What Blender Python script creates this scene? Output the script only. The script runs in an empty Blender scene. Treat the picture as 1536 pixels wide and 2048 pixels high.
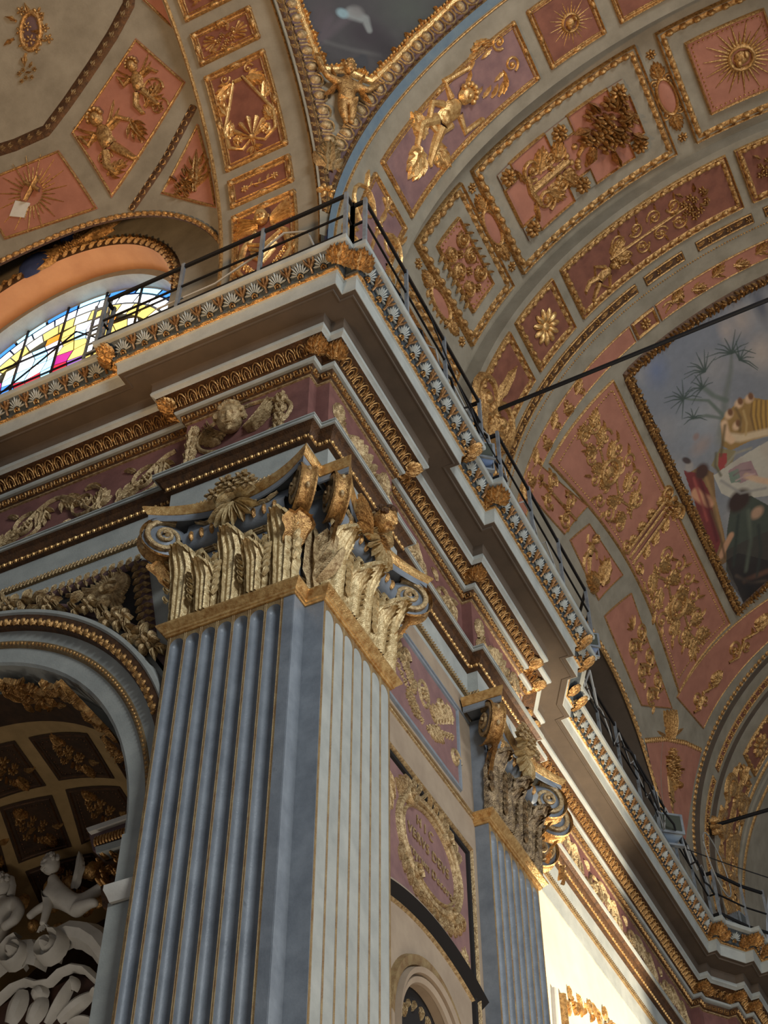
import bpy, math, random
import numpy as np
from mathutils import Vector, Matrix
from math import sin, cos, pi, radians, degrees, atan2, hypot, exp, sqrt
random.seed(7)
SC = bpy.context.scene
COL = SC.collection
Z0 = 1.6                       # eye height: all z below are measured from the eye, Z0 lifts them off the floor
# ------------------------------------------------------------------ camera
FPX = 2905.76
RM = ((8.97531826e-01, 4.40948914e-01, -8.22543608e-04),
      (-3.27644188e-01, 6.65654392e-01, -6.70487522e-01),
      (-2.95103215e-01, 6.02053391e-01, 7.41920351e-01))   # rows: image right, image down, forward
cam = bpy.data.cameras.new('camera'); camo = bpy.data.objects.new('camera', cam); COL.objects.link(camo)
cam.sensor_fit = 'VERTICAL'; cam.sensor_height = 24.0; cam.lens = FPX / 2048 * 24.0
cam.clip_start = 0.05; cam.clip_end = 200
mw = Matrix(((RM[0][0], -RM[1][0], -RM[2][0], 0), (RM[0][1], -RM[1][1], -RM[2][1], 0), (RM[0][2], -RM[1][2], -RM[2][2], Z0), (0, 0, 0, 1)))
camo.matrix_world = mw
SC.camera = camo
# ------------------------------------------------------------------ world and lights
w = bpy.data.worlds.new('world'); SC.world = w; w.use_nodes = True
w.node_tree.nodes['Background'].inputs[0].default_value = (0.50, 0.52, 0.56, 1)
w.node_tree.nodes['Background'].inputs[1].default_value = 0.20
SC.view_settings.view_transform = 'Standard'; SC.view_settings.look = 'None'
SC.view_settings.gamma = 1.0; SC.view_settings.use_curve_mapping = False
SC.view_settings.exposure = 0.32
def area(name, loc, target, sx, sy, power, color):
    l = bpy.data.lights.new(name, 'AREA'); l.shape = 'RECTANGLE'; l.size = sx; l.size_y = sy; l.energy = power; l.color = color
    o = bpy.data.objects.new(name, l); COL.objects.link(o); o.location = (loc[0], loc[1], loc[2] + Z0)
    d = Vector((target[0] - loc[0], target[1] - loc[1], target[2] - loc[2])); o.rotation_euler = d.to_track_quat('-Z', 'Y').to_euler()
    return o
def spot(name, loc, target, power, color, ang, blend=.3, rad=.1):
    l = bpy.data.lights.new(name, 'SPOT'); l.energy = power; l.color = color; l.spot_size = radians(ang); l.spot_blend = blend; l.shadow_soft_size = rad
    o = bpy.data.objects.new(name, l); COL.objects.link(o); o.location = (loc[0], loc[1], loc[2] + Z0)
    d = Vector((target[0] - loc[0], target[1] - loc[1], target[2] - loc[2])); o.rotation_euler = d.to_track_quat('-Z', 'Y').to_euler()
    return o
area('dome_daylight', (10.5, -2.5, 15.0), (-5, 9, 11), 5.0, 5.0, 1900, (0.88, 0.95, 1.0))
area('nave_daylight', (10.5, 13.0, 9.0), (-5, 13, 12), 7.0, 4.0, 680, (0.92, 0.96, 1.0))
area('floor_glow', (0.5, 9.0, 0.5), (0.2, 9.5, 20), 9.0, 14.0, 420, (1.0, 0.84, 0.66))
spot('transept_sunlight', (-7.6, 1.2, 6.0), (-7.0, 5.5, 19.5), 3300, (1.0, 0.64, 0.32), 60, .6, .4)
spot('nave_sunlight', (0.6, 21.5, 4.6), (-5.9, 18.4, 9.7), 9800, (1.0, 0.88, 0.68), 50, .35, .15)
area('chapel_fill', (-9.2, 9.9, 6.0), (-10.4, 12.2, 9.0), 1.2, .8, 17, (1.0, 0.92, 0.82))  # added fill to brighten the chapel statues, no such lamp stands there
# ------------------------------------------------------------------ constants of the place
XC, YC, ZC = 0.575, 3.10, 16.256          # vault axes
R1, R2, R3 = 5.555, 5.94, 5.67
YF, XF = 8.615, -4.978                    # pilaster planes
def ray(u, v):
    q = ((u - 768) / FPX, (v - 1024) / FPX, 1.0)
    return np.array([sum(RM[i][j] * q[i] for i in range(3)) for j in range(3)])
def on(u, v, ax, val):
    d = ray(u, v); return d * (val / d[ax])
# ------------------------------------------------------------------ surfaces: P(a, s, h) in eye-based coordinates
class PlaneY:
    def __init__(s, y): s.y = y
    def P(s, a, t, h=0): return (a, s.y - h, t)
    def hit(s, u, v): p = on(u, v, 1, s.y); return (p[0], p[2])
class PlaneX:
    def __init__(s, x): s.x = x
    def P(s, a, t, h=0): return (s.x + h, a, t)
    def hit(s, u, v): p = on(u, v, 0, s.x); return (p[1], p[2])
class CylR:                                # axis along Y, seen from inside
    def __init__(s, R, xc=XC, zc=ZC): s.R = R; s.xc = xc; s.zc = zc
    def P(s, a, t, h=0):
        if t < 0: return (s.xc - (s.R - h), a, s.zc + t)
        th = t / s.R; return (s.xc - (s.R - h) * cos(th), a, s.zc + (s.R - h) * sin(th))
    def hit(s, u, v):
        d = ray(u, v); a = d[0]**2 + d[2]**2; b = -2 * (d[0] * s.xc + d[2] * s.zc); c = s.xc**2 + s.zc**2 - s.R**2
        D = max(b * b - 4 * a * c, 0); p = d * ((-b + sqrt(D)) / (2 * a))
        if p[2] < s.zc: p = on(u, v, 0, s.xc - s.R); return (p[1], p[2] - s.zc)
        return (p[1], atan2(p[2] - s.zc, -(p[0] - s.xc)) * s.R)
class CylL:                                # axis along X
    def __init__(s, R, yc=YC, zc=ZC): s.R = R; s.yc = yc; s.zc = zc
    def P(s, a, t, h=0):
        if t < 0: return (a, s.yc + (s.R - h), s.zc + t)
        th = t / s.R; return (a, s.yc + (s.R - h) * cos(th), s.zc + (s.R - h) * sin(th))
    def hit(s, u, v):
        d = ray(u, v); a = d[1]**2 + d[2]**2; b = -2 * (d[1] * s.yc + d[2] * s.zc); c = s.yc**2 + s.zc**2 - s.R**2
        D = max(b * b - 4 * a * c, 0); p = d * ((-b + sqrt(D)) / (2 * a))
        if p[2] < s.zc: p = on(u, v, 1, s.yc + s.R); return (p[0], p[2] - s.zc)
        return (p[0], atan2(p[2] - s.zc, p[1] - s.yc) * s.R)
class Sph:
    R = 7.85
    def P(s, a, t, h=0):                   # a: azimuth arc measured from -X towards +Y, t: elevation arc
        R = s.R - h; az = a / s.R; el = t / s.R
        return (XC - R * cos(el) * cos(az), YC + R * cos(el) * sin(az), ZC + R * sin(el))
    def hit(s, u, v):
        d = ray(u, v); c = np.array([XC, YC, ZC]); a = d @ d; b = -2 * d @ c; cc = c @ c - s.R**2
        p = d * ((-b + sqrt(b * b - 4 * a * cc)) / (2 * a)); q = p - c
        return (atan2(q[1], -q[0]) * s.R, math.asin(q[2] / s.R) * s.R)
    def inv(s, p):
        q = (p[0] - XC, p[1] - YC, p[2] - ZC); return (atan2(q[1], -q[0]) * s.R, math.asin(q[2] / s.R) * s.R)
class Fr:                                  # local frame on a surface, v runs from base point to tip point, unit = their distance
    def __init__(s, surf, a0, s0, a1, s1, mir=1, h0=0):
        s.S = surf; s.a0 = a0; s.s0 = s0; s.L = max(hypot(a1 - a0, s1 - s0), 1e-6)
        s.vd = ((a1 - a0) / s.L, (s1 - s0) / s.L); s.ud = (s.vd[1] * mir, -s.vd[0] * mir); s.h0 = h0
    def __call__(s, u, v, h=0):
        L = s.L; hs = L if L < .8 else .8 + .2 * (L - .8)
        return s.S.P(s.a0 + (u * s.ud[0] + v * s.vd[0]) * L, s.s0 + (u * s.ud[1] + v * s.vd[1]) * L, h * hs + s.h0)
def px(surf, p0, p1, mir=1, h0=0):
    a = surf.hit(*p0); b = surf.hit(*p1); return Fr(surf, a[0], a[1], b[0], b[1], mir, h0)
class Unit:                                # plain local frame for meshes that are instanced
    def __init__(s, L=1): s.L = L
    def __call__(s, u, v, h=0): return (u * s.L, -h * s.L, v * s.L)
# ------------------------------------------------------------------ mesh builder
WL = {}
class MB:
    def __init__(s): s.v = []; s.f = []
    def add(s, vs, fs):
        n = len(s.v); s.v += [tuple(p) for p in vs]; s.f += [tuple(i + n for i in q) for q in fs]
    def grid(s, rows, close=False):
        n = len(s.v); m = len(rows[0])
        for r in rows: s.v += [tuple(p) for p in r]
        for i in range(len(rows) - 1):
            for j in range(m - (0 if close else 1)):
                k = (j + 1) % m
                s.f.append((n + i * m + j, n + i * m + k, n + (i + 1) * m + k, n + (i + 1) * m + j))
    def box(s, x0, x1, y0, y1, z0, z1):
        s.add([(x, y, z) for x in (x0, x1) for y in (y0, y1) for z in (z0, z1)],
              [(0, 1, 3, 2), (4, 6, 7, 5), (0, 4, 5, 1), (2, 3, 7, 6), (0, 2, 6, 4), (1, 5, 7, 3)])
    def tube(s, pts, r, n=6):
        P = [Vector(p) for p in pts]; rows = []
        for i, p in enumerate(P):
            t = (P[min(i + 1, len(P) - 1)] - P[max(i - 1, 0)]).normalized()
            up = Vector((0, 0, 1)) if abs(t.z) < .9 else Vector((1, 0, 0))
            a = t.cross(up).normalized(); b = t.cross(a)
            rr = r[i] if isinstance(r, (list, tuple)) else r
            rows.append([p + (a * cos(2 * pi * k / n) + b * sin(2 * pi * k / n)) * rr for k in range(n)])
        n0 = len(s.v); s.grid(rows, True)
        s.f.append(tuple(n0 + k for k in range(n))); s.f.append(tuple(n0 + (len(P) - 1) * n + k for k in range(n)))
    def mesh(s, name, mat, smooth=True, ang=38, off=(0, 0, 0), z0=Z0):
        me = bpy.data.meshes.new(name)
        vv = [(p[0] - off[0], p[1] - off[1], p[2] + z0 - off[2]) for p in s.v]
        me.from_pydata(vv, [], s.f)
        for m in (mat if isinstance(mat, (list, tuple)) else [mat]): me.materials.append(m)
        if smooth and len(me.polygons):
            me.polygons.foreach_set('use_smooth', [True] * len(me.polygons)); me.update()
            try: me.set_sharp_from_angle(angle=radians(ang))
            except Exception: pass
        me.update(); return me
    def build(s, name, mat, parent=None, label=None, kind=None, **k):
        off = WL.get(parent.name, (0, 0, 0)) if parent else (0, 0, 0)
        if parent is None and s.v:
            a = np.array(s.v); off = (float((a[:, 0].min() + a[:, 0].max()) / 2), float((a[:, 1].min() + a[:, 1].max()) / 2), float(a[:, 2].min() + Z0))
        o = bpy.data.objects.new(name, s.mesh(name, mat, off=off, **k)); COL.objects.link(o)
        if parent: o.parent = parent
        else: o.location = off
        WL[o.name] = off
        if label: o['label'] = label
        if kind: o['kind'] = kind
        return o
def tag(o, label=None, cat=None, group=None, kind=None):
    if label: o['label'] = label
    if cat: o['category'] = cat
    if group: o['group'] = group
    if kind: o['kind'] = kind
    return o
def thing(name, loc, label=None, cat=None, group=None, kind=None):
    o = bpy.data.objects.new(name, None); COL.objects.link(o); o.empty_display_size = .1
    o.location = (loc[0], loc[1], loc[2] + Z0); WL[o.name] = (loc[0], loc[1], loc[2] + Z0)
    return tag(o, label, cat, group, kind)
def inst(name, me, parent, p, ax=None, sc=1, kind=None):
    """instance a shared mesh at eye-based point p with axes ax=(X,Y,Z) vectors"""
    o = bpy.data.objects.new(name, me); COL.objects.link(o)
    off = WL[parent.name]; o.parent = parent
    M = Matrix.Identity(3)
    if ax: M = Matrix([[ax[j][i] for j in range(3)] for i in range(3)])
    o.matrix_local = Matrix.Translation((p[0] - off[0], p[1] - off[1], p[2] + Z0 - off[2])) @ M.to_4x4() @ Matrix.Diagonal((sc, sc, sc, 1)) if not isinstance(sc, tuple) else Matrix.Translation((p[0] - off[0], p[1] - off[1], p[2] + Z0 - off[2])) @ M.to_4x4() @ Matrix.Diagonal((*sc, 1))
    return o
# ------------------------------------------------------------------ materials
def srgb(r, g, b):
    f = lambda c: (c / 255 / 12.92) if c / 255 <= .04045 else ((c / 255 + .055) / 1.055)**2.4
    return (f(r), f(g), f(b), 1)
def mat(name, c1, c2=None, rough=.6, metal=0.0, scale=6.0, bump=.0, bscale=40, c3=None, detail=6, spec=.4):
    m = bpy.data.materials.new(name); m.use_nodes = True; nt = m.node_tree; b = nt.nodes['Principled BSDF']
    b.inputs['Roughness'].default_value = rough; b.inputs['Metallic'].default_value = metal
    b.inputs['Specular IOR Level'].default_value = spec
    geo = nt.nodes.new('ShaderNodeNewGeometry')
    if c2:
        n = nt.nodes.new('ShaderNodeTexNoise'); n.inputs['Scale'].default_value = scale; n.inputs['Detail'].default_value = detail
        n.inputs['Roughness'].default_value = .62
        r = nt.nodes.new('ShaderNodeValToRGB'); r.color_ramp.elements[0].position = .32; r.color_ramp.elements[1].position = .68
        r.color_ramp.elements[0].color = c1; r.color_ramp.elements[1].color = c2
        if c3: e = r.color_ramp.elements.new(.78); e.color = c3
        nt.links.new(geo.outputs['Position'], n.inputs['Vector']); nt.links.new(n.outputs[0], r.inputs[0]); nt.links.new(r.outputs[0], b.inputs['Base Color'])
    else: b.inputs['Base Color'].default_value = c1
    if bump:
        n2 = nt.nodes.new('ShaderNodeTexNoise'); n2.inputs['Scale'].default_value = bscale; n2.inputs['Detail'].default_value = 4
        bp = nt.nodes.new('ShaderNodeBump'); bp.inputs['Strength'].default_value = bump; bp.inputs['Distance'].default_value = .02
        nt.links.new(geo.outputs['Position'], n2.inputs['Vector']); nt.links.new(n2.outputs[0], bp.inputs['Height']); nt.links.new(bp.outputs[0], b.inputs['Normal'])
    return m
G_ = srgb
MT = dict(
    grey=mat('grey_paint', G_(146, 148, 142), G_(168, 169, 161), .6, scale=3, bump=.15, bscale=60),
    vaultgrey=mat('warm_grey_plaster', G_(122, 112, 94), G_(144, 134, 115), .8, scale=2.2, bump=.15, bscale=30),
    stone=mat('blue_grey_marble', G_(106, 112, 119), G_(130, 136, 142), .42, scale=4, bump=.12, bscale=50, c3=G_(92, 97, 102)),
    pink=mat('salmon_plaster', G_(146, 94, 74), G_(164, 108, 86), .8, scale=3, bump=.1, bscale=25),
    dpink=mat('rust_red_plaster', G_(104, 60, 44), G_(128, 78, 58), .7, scale=4, bump=.1),
    mauve=mat('mauve_plaster', G_(112, 82, 80), G_(134, 100, 94), .7, scale=4, bump=.1),
    maroon=mat('maroon_frieze', G_(98, 62, 56), G_(122, 80, 72), .7, scale=4, bump=.1),
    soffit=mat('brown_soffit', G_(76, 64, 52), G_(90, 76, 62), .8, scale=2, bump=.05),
    beige=mat('beige_wall', G_(142, 124, 104), G_(158, 140, 118), .8, scale=3, bump=.05),
    cream=mat('cream_wall', G_(214, 196, 160), G_(228, 210, 176), .8, scale=1.5),
    dark=mat('dark_gilding_ground', G_(62, 42, 26), G_(96, 64, 36), .5, metal=.3, scale=14, bump=.4, bscale=50),
    gold=mat('gilding', G_(122, 82, 44), G_(214, 168, 104), .36, metal=.62, scale=26, bump=.5, bscale=60),
    brightgold=mat('bright_gilding', G_(172, 122, 66), G_(236, 196, 130), .30, metal=.62, scale=16, bump=.3, bscale=60),
    palegold=mat('pale_worn_gilding', G_(122, 92, 56), G_(206, 180, 134), .42, metal=.4, scale=24, bump=.5, bscale=70, c3=G_(222, 200, 160)),
    worngold=mat('worn_gilded_fillet', G_(150, 128, 88), G_(122, 92, 58), .5, metal=.25, scale=9, bump=.4, bscale=80, c3=G_(186, 176, 140)),
    bluegrey=mat('blue_painted_band', G_(88, 104, 116), G_(104, 118, 124), .7, scale=6),
    blue=mat('blue_paint', G_(48, 62, 110), G_(60, 74, 124), .6, scale=6),
    purple=mat('purple_grey_band', G_(84, 62, 62), G_(98, 74, 72), .7, scale=6),
    black=mat('flat_black', G_(22, 18, 16), None, .9),  # flat black; on the niche box it paints the unlit interior
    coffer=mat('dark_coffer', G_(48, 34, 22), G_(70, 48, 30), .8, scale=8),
    rib=mat('ochre_coffer_rib', G_(150, 124, 82), G_(172, 142, 96), .8, scale=4),
    white=mat('white_stucco', G_(190, 184, 172), G_(206, 200, 188), .6, scale=5, bump=.1),
    iron=mat('grey_iron', G_(158, 164, 168), G_(128, 132, 136), .45, metal=.5, scale=8),
    blackiron=mat('black_iron', G_(30, 28, 28), None, .5, metal=.4),
    ltblue=mat('light_blue_lamp_housing', G_(140, 168, 214), None, .4),
    lens=mat('lamp_glass', G_(70, 74, 66), None, .15),
    cable=mat('grey_cable', G_(150, 148, 142), None, .5),
    reveal=mat('ochre_reveal', G_(206, 150, 104), G_(186, 130, 88), .8, scale=1.5),
    floor=mat('marble_floor', G_(150, 130, 110), G_(180, 160, 138), .4, scale=1),
)
def emis(name, c, st):
    m = bpy.data.materials.new(name); m.use_nodes = True; b = m.node_tree.nodes['Principled BSDF']
    b.inputs['Base Color'].default_value = c; b.inputs['Emission Color'].default_value = c; b.inputs['Emission Strength'].default_value = st
    b.inputs['Roughness'].default_value = .3; return m
# ------------------------------------------------------------------ relief primitives (written in a frame F)
def lerp(a, b, t): return a + (b - a) * t
def ridge(m, F, pts, w, h, closed=False, base=0.0):
    n = len(pts); rows = []
    for i in range(n):
        if closed: a = pts[(i - 1) % n]; b = pts[(i + 1) % n]
        else: a = pts[max(i - 1, 0)]; b = pts[min(i + 1, n - 1)]
        dx = b[0] - a[0]; dy = b[1] - a[1]; l = hypot(dx, dy) or 1; nx, ny = -dy / l, dx / l
        ww = w[i] if isinstance(w, (list, tuple)) else w; hh = h[i] if isinstance(h, (list, tuple)) else h
        x, y = pts[i]
        rows.append([F(x + nx * ww * k, y + ny * ww * k, base + hh * q) for k, q in ((-1, 0), (-.6, .75), (0, 1), (.6, .75), (1, 0))])
    if closed: rows.append(rows[0])
    m.grid(rows)
def subdiv(pts, step, closed=False):
    out = []; n = len(pts)
    for i in range(n if closed else n - 1):
        a = pts[i]; b = pts[(i + 1) % n]; k = max(1, int(hypot(b[0] - a[0], b[1] - a[1]) / step))
        out += [(lerp(a[0], b[0], j / k), lerp(a[1], b[1], j / k)) for j in range(k)]
    if not closed: out.append(pts[-1])
    return out
def dome(m, F, u, v, ru, rv, h, ang=0, n=8, base=0):
    ca, sa = cos(ang), sin(ang); rows = []
    for t in (1.0, .8, .45, .02):
        hh = base + h * sqrt(max(0, 1 - t * t))
        rows.append([F(u + (ru * t * cos(2 * pi * k / n)) * ca - (rv * t * sin(2 * pi * k / n)) * sa,
                       v + (ru * t * cos(2 * pi * k / n)) * sa + (rv * t * sin(2 * pi * k / n)) * ca, hh) for k in range(n)])
    m.grid(rows, True)
def leaf(m, F, u, v, ang, L, W, h, bend=0.0, lobes=3, n=7, base=0):
    rows = []; x, y = u, v; a = ang
    for i in range(n + 1):
        t = i / n; env = sin(pi * min(1, t * .92 + .08))**.6 * W * (1 - .35 * t); lb = env * (1 + .35 * cos(t * lobes * 2 * pi)) * .7
        nx, ny = -sin(a), cos(a); hh = h * (.5 + .5 * sin(pi * t))
        rows.append([F(x + nx * lb * k, y + ny * lb * k, base + hh * q) for k, q in ((-1, 0), (-.5, 1), (0, .45), (.5, 1), (1, 0))])
        x += cos(a) * L / n; y += sin(a) * L / n; a += bend / n
    m.grid(rows)
def spiral(m, F, u, v, ang, R, turns, dirn, w, h, n=None, base=0):
    """stem that ends at (u,v)+... and winds into a spiral of outer radius R; returns nothing"""
    n = n or int(12 * turns) + 2; pts = []; ws = []
    for i in range(n):
        t = i / (n - 1); r = R * (1 - t)**.8 + R * .08; a = ang + dirn * t * turns * 2 * pi
        pts.append((u + r * cos(a), v + r * sin(a))); ws.append(w * (1 - .55 * t))
    ridge(m, F, pts, ws, h, base=base)
    dome(m, F, u, v, w * 1.5, w * 1.5, h * 1.4, n=6, base=base)
def flower(m, F, u, v, r, n=6, h=None, base=0):
    h = h or r * .5
    for k in range(n):
        a = 2 * pi * k / n; dome(m, F, u + cos(a) * r * .62, v + sin(a) * r * .62, r * .42, r * .26, h * .8, a, 6, base)
    dome(m, F, u, v, r * .28, r * .28, h * 1.2, n=6, base=base)
def shell(m, F, u, v, ang, r, n=7, spread=2.4, h=.08):
    for k in range(n):
        a = ang - spread / 2 + spread * k / (n - 1); L = r * (1 - .18 * abs(k - (n - 1) / 2) / (n / 2))
        p = [(u + cos(a) * L * t, v + sin(a) * L * t) for t in (.12, .4, .7, .92, 1.02)]
        ridge(m, F, p, [r * .02, r * .05, r * .09, r * .11, r * .03], [h * .5, h * .8, h, h * 1.1, h * .3])
    dome(m, F, u, v, r * .14, r * .14, h * 1.5)
def acanthus(m, F, u, v, ang, L, W, h, bend=0):
    leaf(m, F, u, v, ang, L, W * .45, h, bend, 3)
    for k, (t, sp, q) in enumerate(((.1, 1.0, .55), (.32, .85, .5), (.55, .7, .38))):
        for s in (-1, 1):
            aa = ang + bend * t; x = u + cos(ang + bend * t / 2) * L * t; y = v + sin(ang + bend * t / 2) * L * t
            leaf(m, F, x, y, aa + s * sp, L * q, W * .26, h * .8, -s * .6, 2, 5)
def putto(m, F, seed=0, wings=True, arms=None, legs=None):
    r = random.Random(seed)
    dome(m, F, 0, .87, .095, .11, .12, n=10, base=.03)
    for k in range(7): dome(m, F, .1 * cos(k * .55 + .0), .9 + .1 * sin(k * .55), .035, .035, .07, n=6, base=.06)
    dome(m, F, 0, .87, .03, .05, .06, n=6, base=.12)
    ridge(m, F, [(0, .76), (.01, .68), (0, .55), (.02, .44)], [.06, .13, .11, .12], [.07, .11, .11, .1])
    dome(m, F, 0, .52, .09, .09, .06, base=.06)
    arms = arms or [[(-.1, .7), (-.24, .62), (-.3, .78)], [(.1, .7), (.26, .74), (.38, .62)]]
    legs = legs or [[(-.06, .42), (-.12, .24), (-.04, .06)], [(.06, .42), (.16, .26), (.26, .1)]]
    for p in arms: ridge(m, F, p + [(p[-1][0] * 1.05, p[-1][1] + .02)], [.05, .042, .032, .03], [.08, .07, .06, .05])
    for p in legs: ridge(m, F, p + [(p[-1][0] + .05, p[-1][1] - .01)], [.075, .065, .042, .03], [.1, .09, .07, .05])
    if wings:
        for s in (-1, 1):
            for k in range(3): leaf(m, F, s * .08, .7 - k * .03, pi / 2 - s * (.9 + k * .28), .36 - k * .05, .06, .05, s * .4, 1, 5)
def arabesque(m, F, hw=.35, n=3, h=.04, seed=0, w=.018):
    """symmetrical climbing scrolls in a unit tall strip of half width hw"""
    r = random.Random(seed)
    ridge(m, F, [(0, t / 10) for t in range(11)], w, h)
    for k in range(n):
        v = (k + .5) / n; R = min(hw * .42, .36 / n)
        for s in (-1, 1):
            spiral(m, F, s * hw * .5, v, -pi / 2 if k % 2 else pi / 2, R, 1.3, s * (1 if k % 2 else -1), w, h)
            leaf(m, F, s * hw * .12, v, pi / 2 - s * .9, hw * .6, .05, h * 1.2, -s * .8)
            leaf(m, F, s * hw * .6, v + R * .6, pi / 2 - s * r.uniform(.2, 1.3), hw * .45, .04, h, s * .5)
            leaf(m, F, s * hw * .6, v - R * .6, -pi / 2 + s * r.uniform(.2, 1.1), hw * .4, .035, h, s * .5)
        flower(m, F, 0, v, .05 + .02 * r.random(), 6, h * 1.4)
        leaf(m, F, 0, v + .06, pi / 2, .13, .04, h * 1.3)
    shell(m, F, 0, .96, pi / 2, .12, 5, 2.2, h)
def rinceau(m, F, L=1.0, hh=.4, h=.05, flip=1, w=.022):
    """wave of one acanthus scroll, u along 0..L, v centred in +-hh"""
    p = [(L * t, -hh * .75 * cos(pi * t) * flip) for t in [i / 8 for i in range(9)]]
    ridge(m, F, p, w * 1.3, h)
    spiral(m, F, L * .55, 0 * flip, -pi / 2 * flip, hh * .62, 1.6, flip, w, h)
    acanthus(m, F, L * .12, -hh * .6 * flip, flip * .9, hh * 1.0, hh * .6, h * 1.3, -flip * .9)
    acanthus(m, F, L * .8, hh * .5 * flip, -flip * 1.2 , hh * .9, hh * .6, h * 1.3, -flip * .9)
    leaf(m, F, L * .5, -hh * .62 * flip, -flip * .3, hh * .6, hh * .16, h, flip)
    leaf(m, F, L * .35, hh * .5 * flip, flip * 2.2, hh * .5, hh * .15, h, flip)
    flower(m, F, L * .55, 0, hh * .2, 6, h * 1.5)
def bouquet(m, F, r=.2, n=14, seed=0, h=.06):
    q = random.Random(seed)
    for k in range(n):
        a = k * 2.4; d = r * sqrt(k / n)
        if k % 3 == 0: leaf(m, F, d * cos(a), d * sin(a), a, r * .6, r * .16, h, .4, 2, 4)
        else: flower(m, F, d * cos(a), d * sin(a), r * q.uniform(.2, .3), 5, h)
def head(m, F, u, v, h, r, yaw=0.0, pitch=0.0, hair=None):
    cy, sy = cos(yaw), sin(yaw); cp, sp = cos(pitch), sin(pitch); rows = []
    G = lambda x, y, x0, y0, sx, sy_: exp(-((x - x0) / sx)**2 - ((y - y0) / sy_)**2)
    def place(X, Y, Zz):
        Y, Zz = Y * cp - Zz * sp, Y * sp + Zz * cp; X, Zz = X * cy + Zz * sy, -X * sy + Zz * cy
        return F(u + X * r, v + Y * r, h + Zz * r)
    for i in range(33):
        th = pi * (.02 + .96 * i / 32); row = []
        for j in range(44):
            ph = 2 * pi * j / 44; x, y, z = sin(th) * cos(ph), cos(th), sin(th) * sin(ph); k = 1.0
            if z > 0:
                f_ = .20 * G(x, y, 0, -.1, .10, .13) + .10 * G(x, y, 0, .1, .08, .2) - .17 * (G(x, y, .3, .1, .15, .10) + G(x, y, -.3, .1, .15, .10))
                f_ += .09 * (G(x, y, .3, .09, .08, .05) + G(x, y, -.3, .09, .08, .05)) + .08 * (G(x, y, .3, .30, .2, .06) + G(x, y, -.3, .30, .2, .06))
                f_ += .12 * (G(x, y, .42, -.28, .2, .2) + G(x, y, -.42, -.28, .2, .2)) + .10 * G(x, y, 0, -.4, .17, .045) - .12 * G(x, y, 0, -.465, .17, .03) + .09 * G(x, y, 0, -.53, .13, .04) + .13 * G(x, y, 0, -.75, .18, .12)
                k += 1.35 * f_
            row.append(place(x * k * .84, y * k * 1.05, z * k * .92))
        rows.append(row)
    m.grid(rows, True)
    for s in (-1, 1):
        m.tube([place(s * .84, .12, 0), place(s * .95, .1, -.05), place(s * .93, -.08, -.05), place(s * .84, -.16, 0)], [.1 * r * .6 * F.L] * 4, 6)
    if hair is not None:
        q = random.Random(3)
        for i in range(46):
            t = q.uniform(0, 1.75) ; a = q.uniform(0, 2 * pi); x, y, z = sin(t) * cos(a), cos(t), sin(t) * sin(a)
            if z > .45 and y < .62: continue
            c = [x * .9, y * 1.08, z * .95]; R = q.uniform(.16, .26)
            for (dx, dy, dz) in ((0, 0, 0),):
                rows = [[place(c[0] + R * sin(b) * cos(g), c[1] + R * cos(b), c[2] + R * sin(b) * sin(g)) for g in [k * pi / 3 for k in range(6)]] for b in (.1, .8, 1.6, 2.4, 3.05)]
                hair.grid(rows, True)
def figure(name, joints, edges, material, parent, F, root=0, sub=2):
    """one continuous skinned body; joints in frame F as (u,v,h,radius)"""
    off = WL[parent.name]
    vs = []
    for j in joints:
        p = F(j[0], j[1], j[2]); vs.append((p[0] - off[0], p[1] - off[1], p[2] + Z0 - off[2]))
    me = bpy.data.meshes.new(name); me.from_pydata(vs, edges, []); me.materials.append(material)
    o = bpy.data.objects.new(name, me); COL.objects.link(o); o.parent = parent
    md = o.modifiers.new('Skin', 'SKIN'); md.use_smooth_shade = True
    if not me.skin_vertices: me.skin_vertices.new() if hasattr(me.skin_vertices, 'new') else None
    sv = me.skin_vertices[0].data
    for i, j in enumerate(joints): sv[i].radius = (j[3] * F.L, j[3] * F.L); sv[i].use_root = (i == root)
    s2 = o.modifiers.new('Subdivision', 'SUBSURF'); s2.levels = sub; s2.render_levels = sub
    WL[o.name] = off
    return o
def qpatch(m, S, c, h, na=8, ns=8, ext=0.0):
    """bilinear patch on the surface between corners c (a,s)*4, raised by h, with a rim down to 0"""
    rows = [[S.P(lerp(lerp(c[0][0], c[1][0], i / na), lerp(c[3][0], c[2][0], i / na), j / ns),
                 lerp(lerp(c[0][1], c[1][1], i / na), lerp(c[3][1], c[2][1], i / na), j / ns), h) for i in range(na + 1)] for j in range(ns + 1)]
    m.grid(rows)
class SF:                                   # surface used directly as a frame in metres
    def __init__(s, S): s.S = S; s.L = 1
    def __call__(s, u, v, h=0): return s.S.P(u, v, h)
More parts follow.
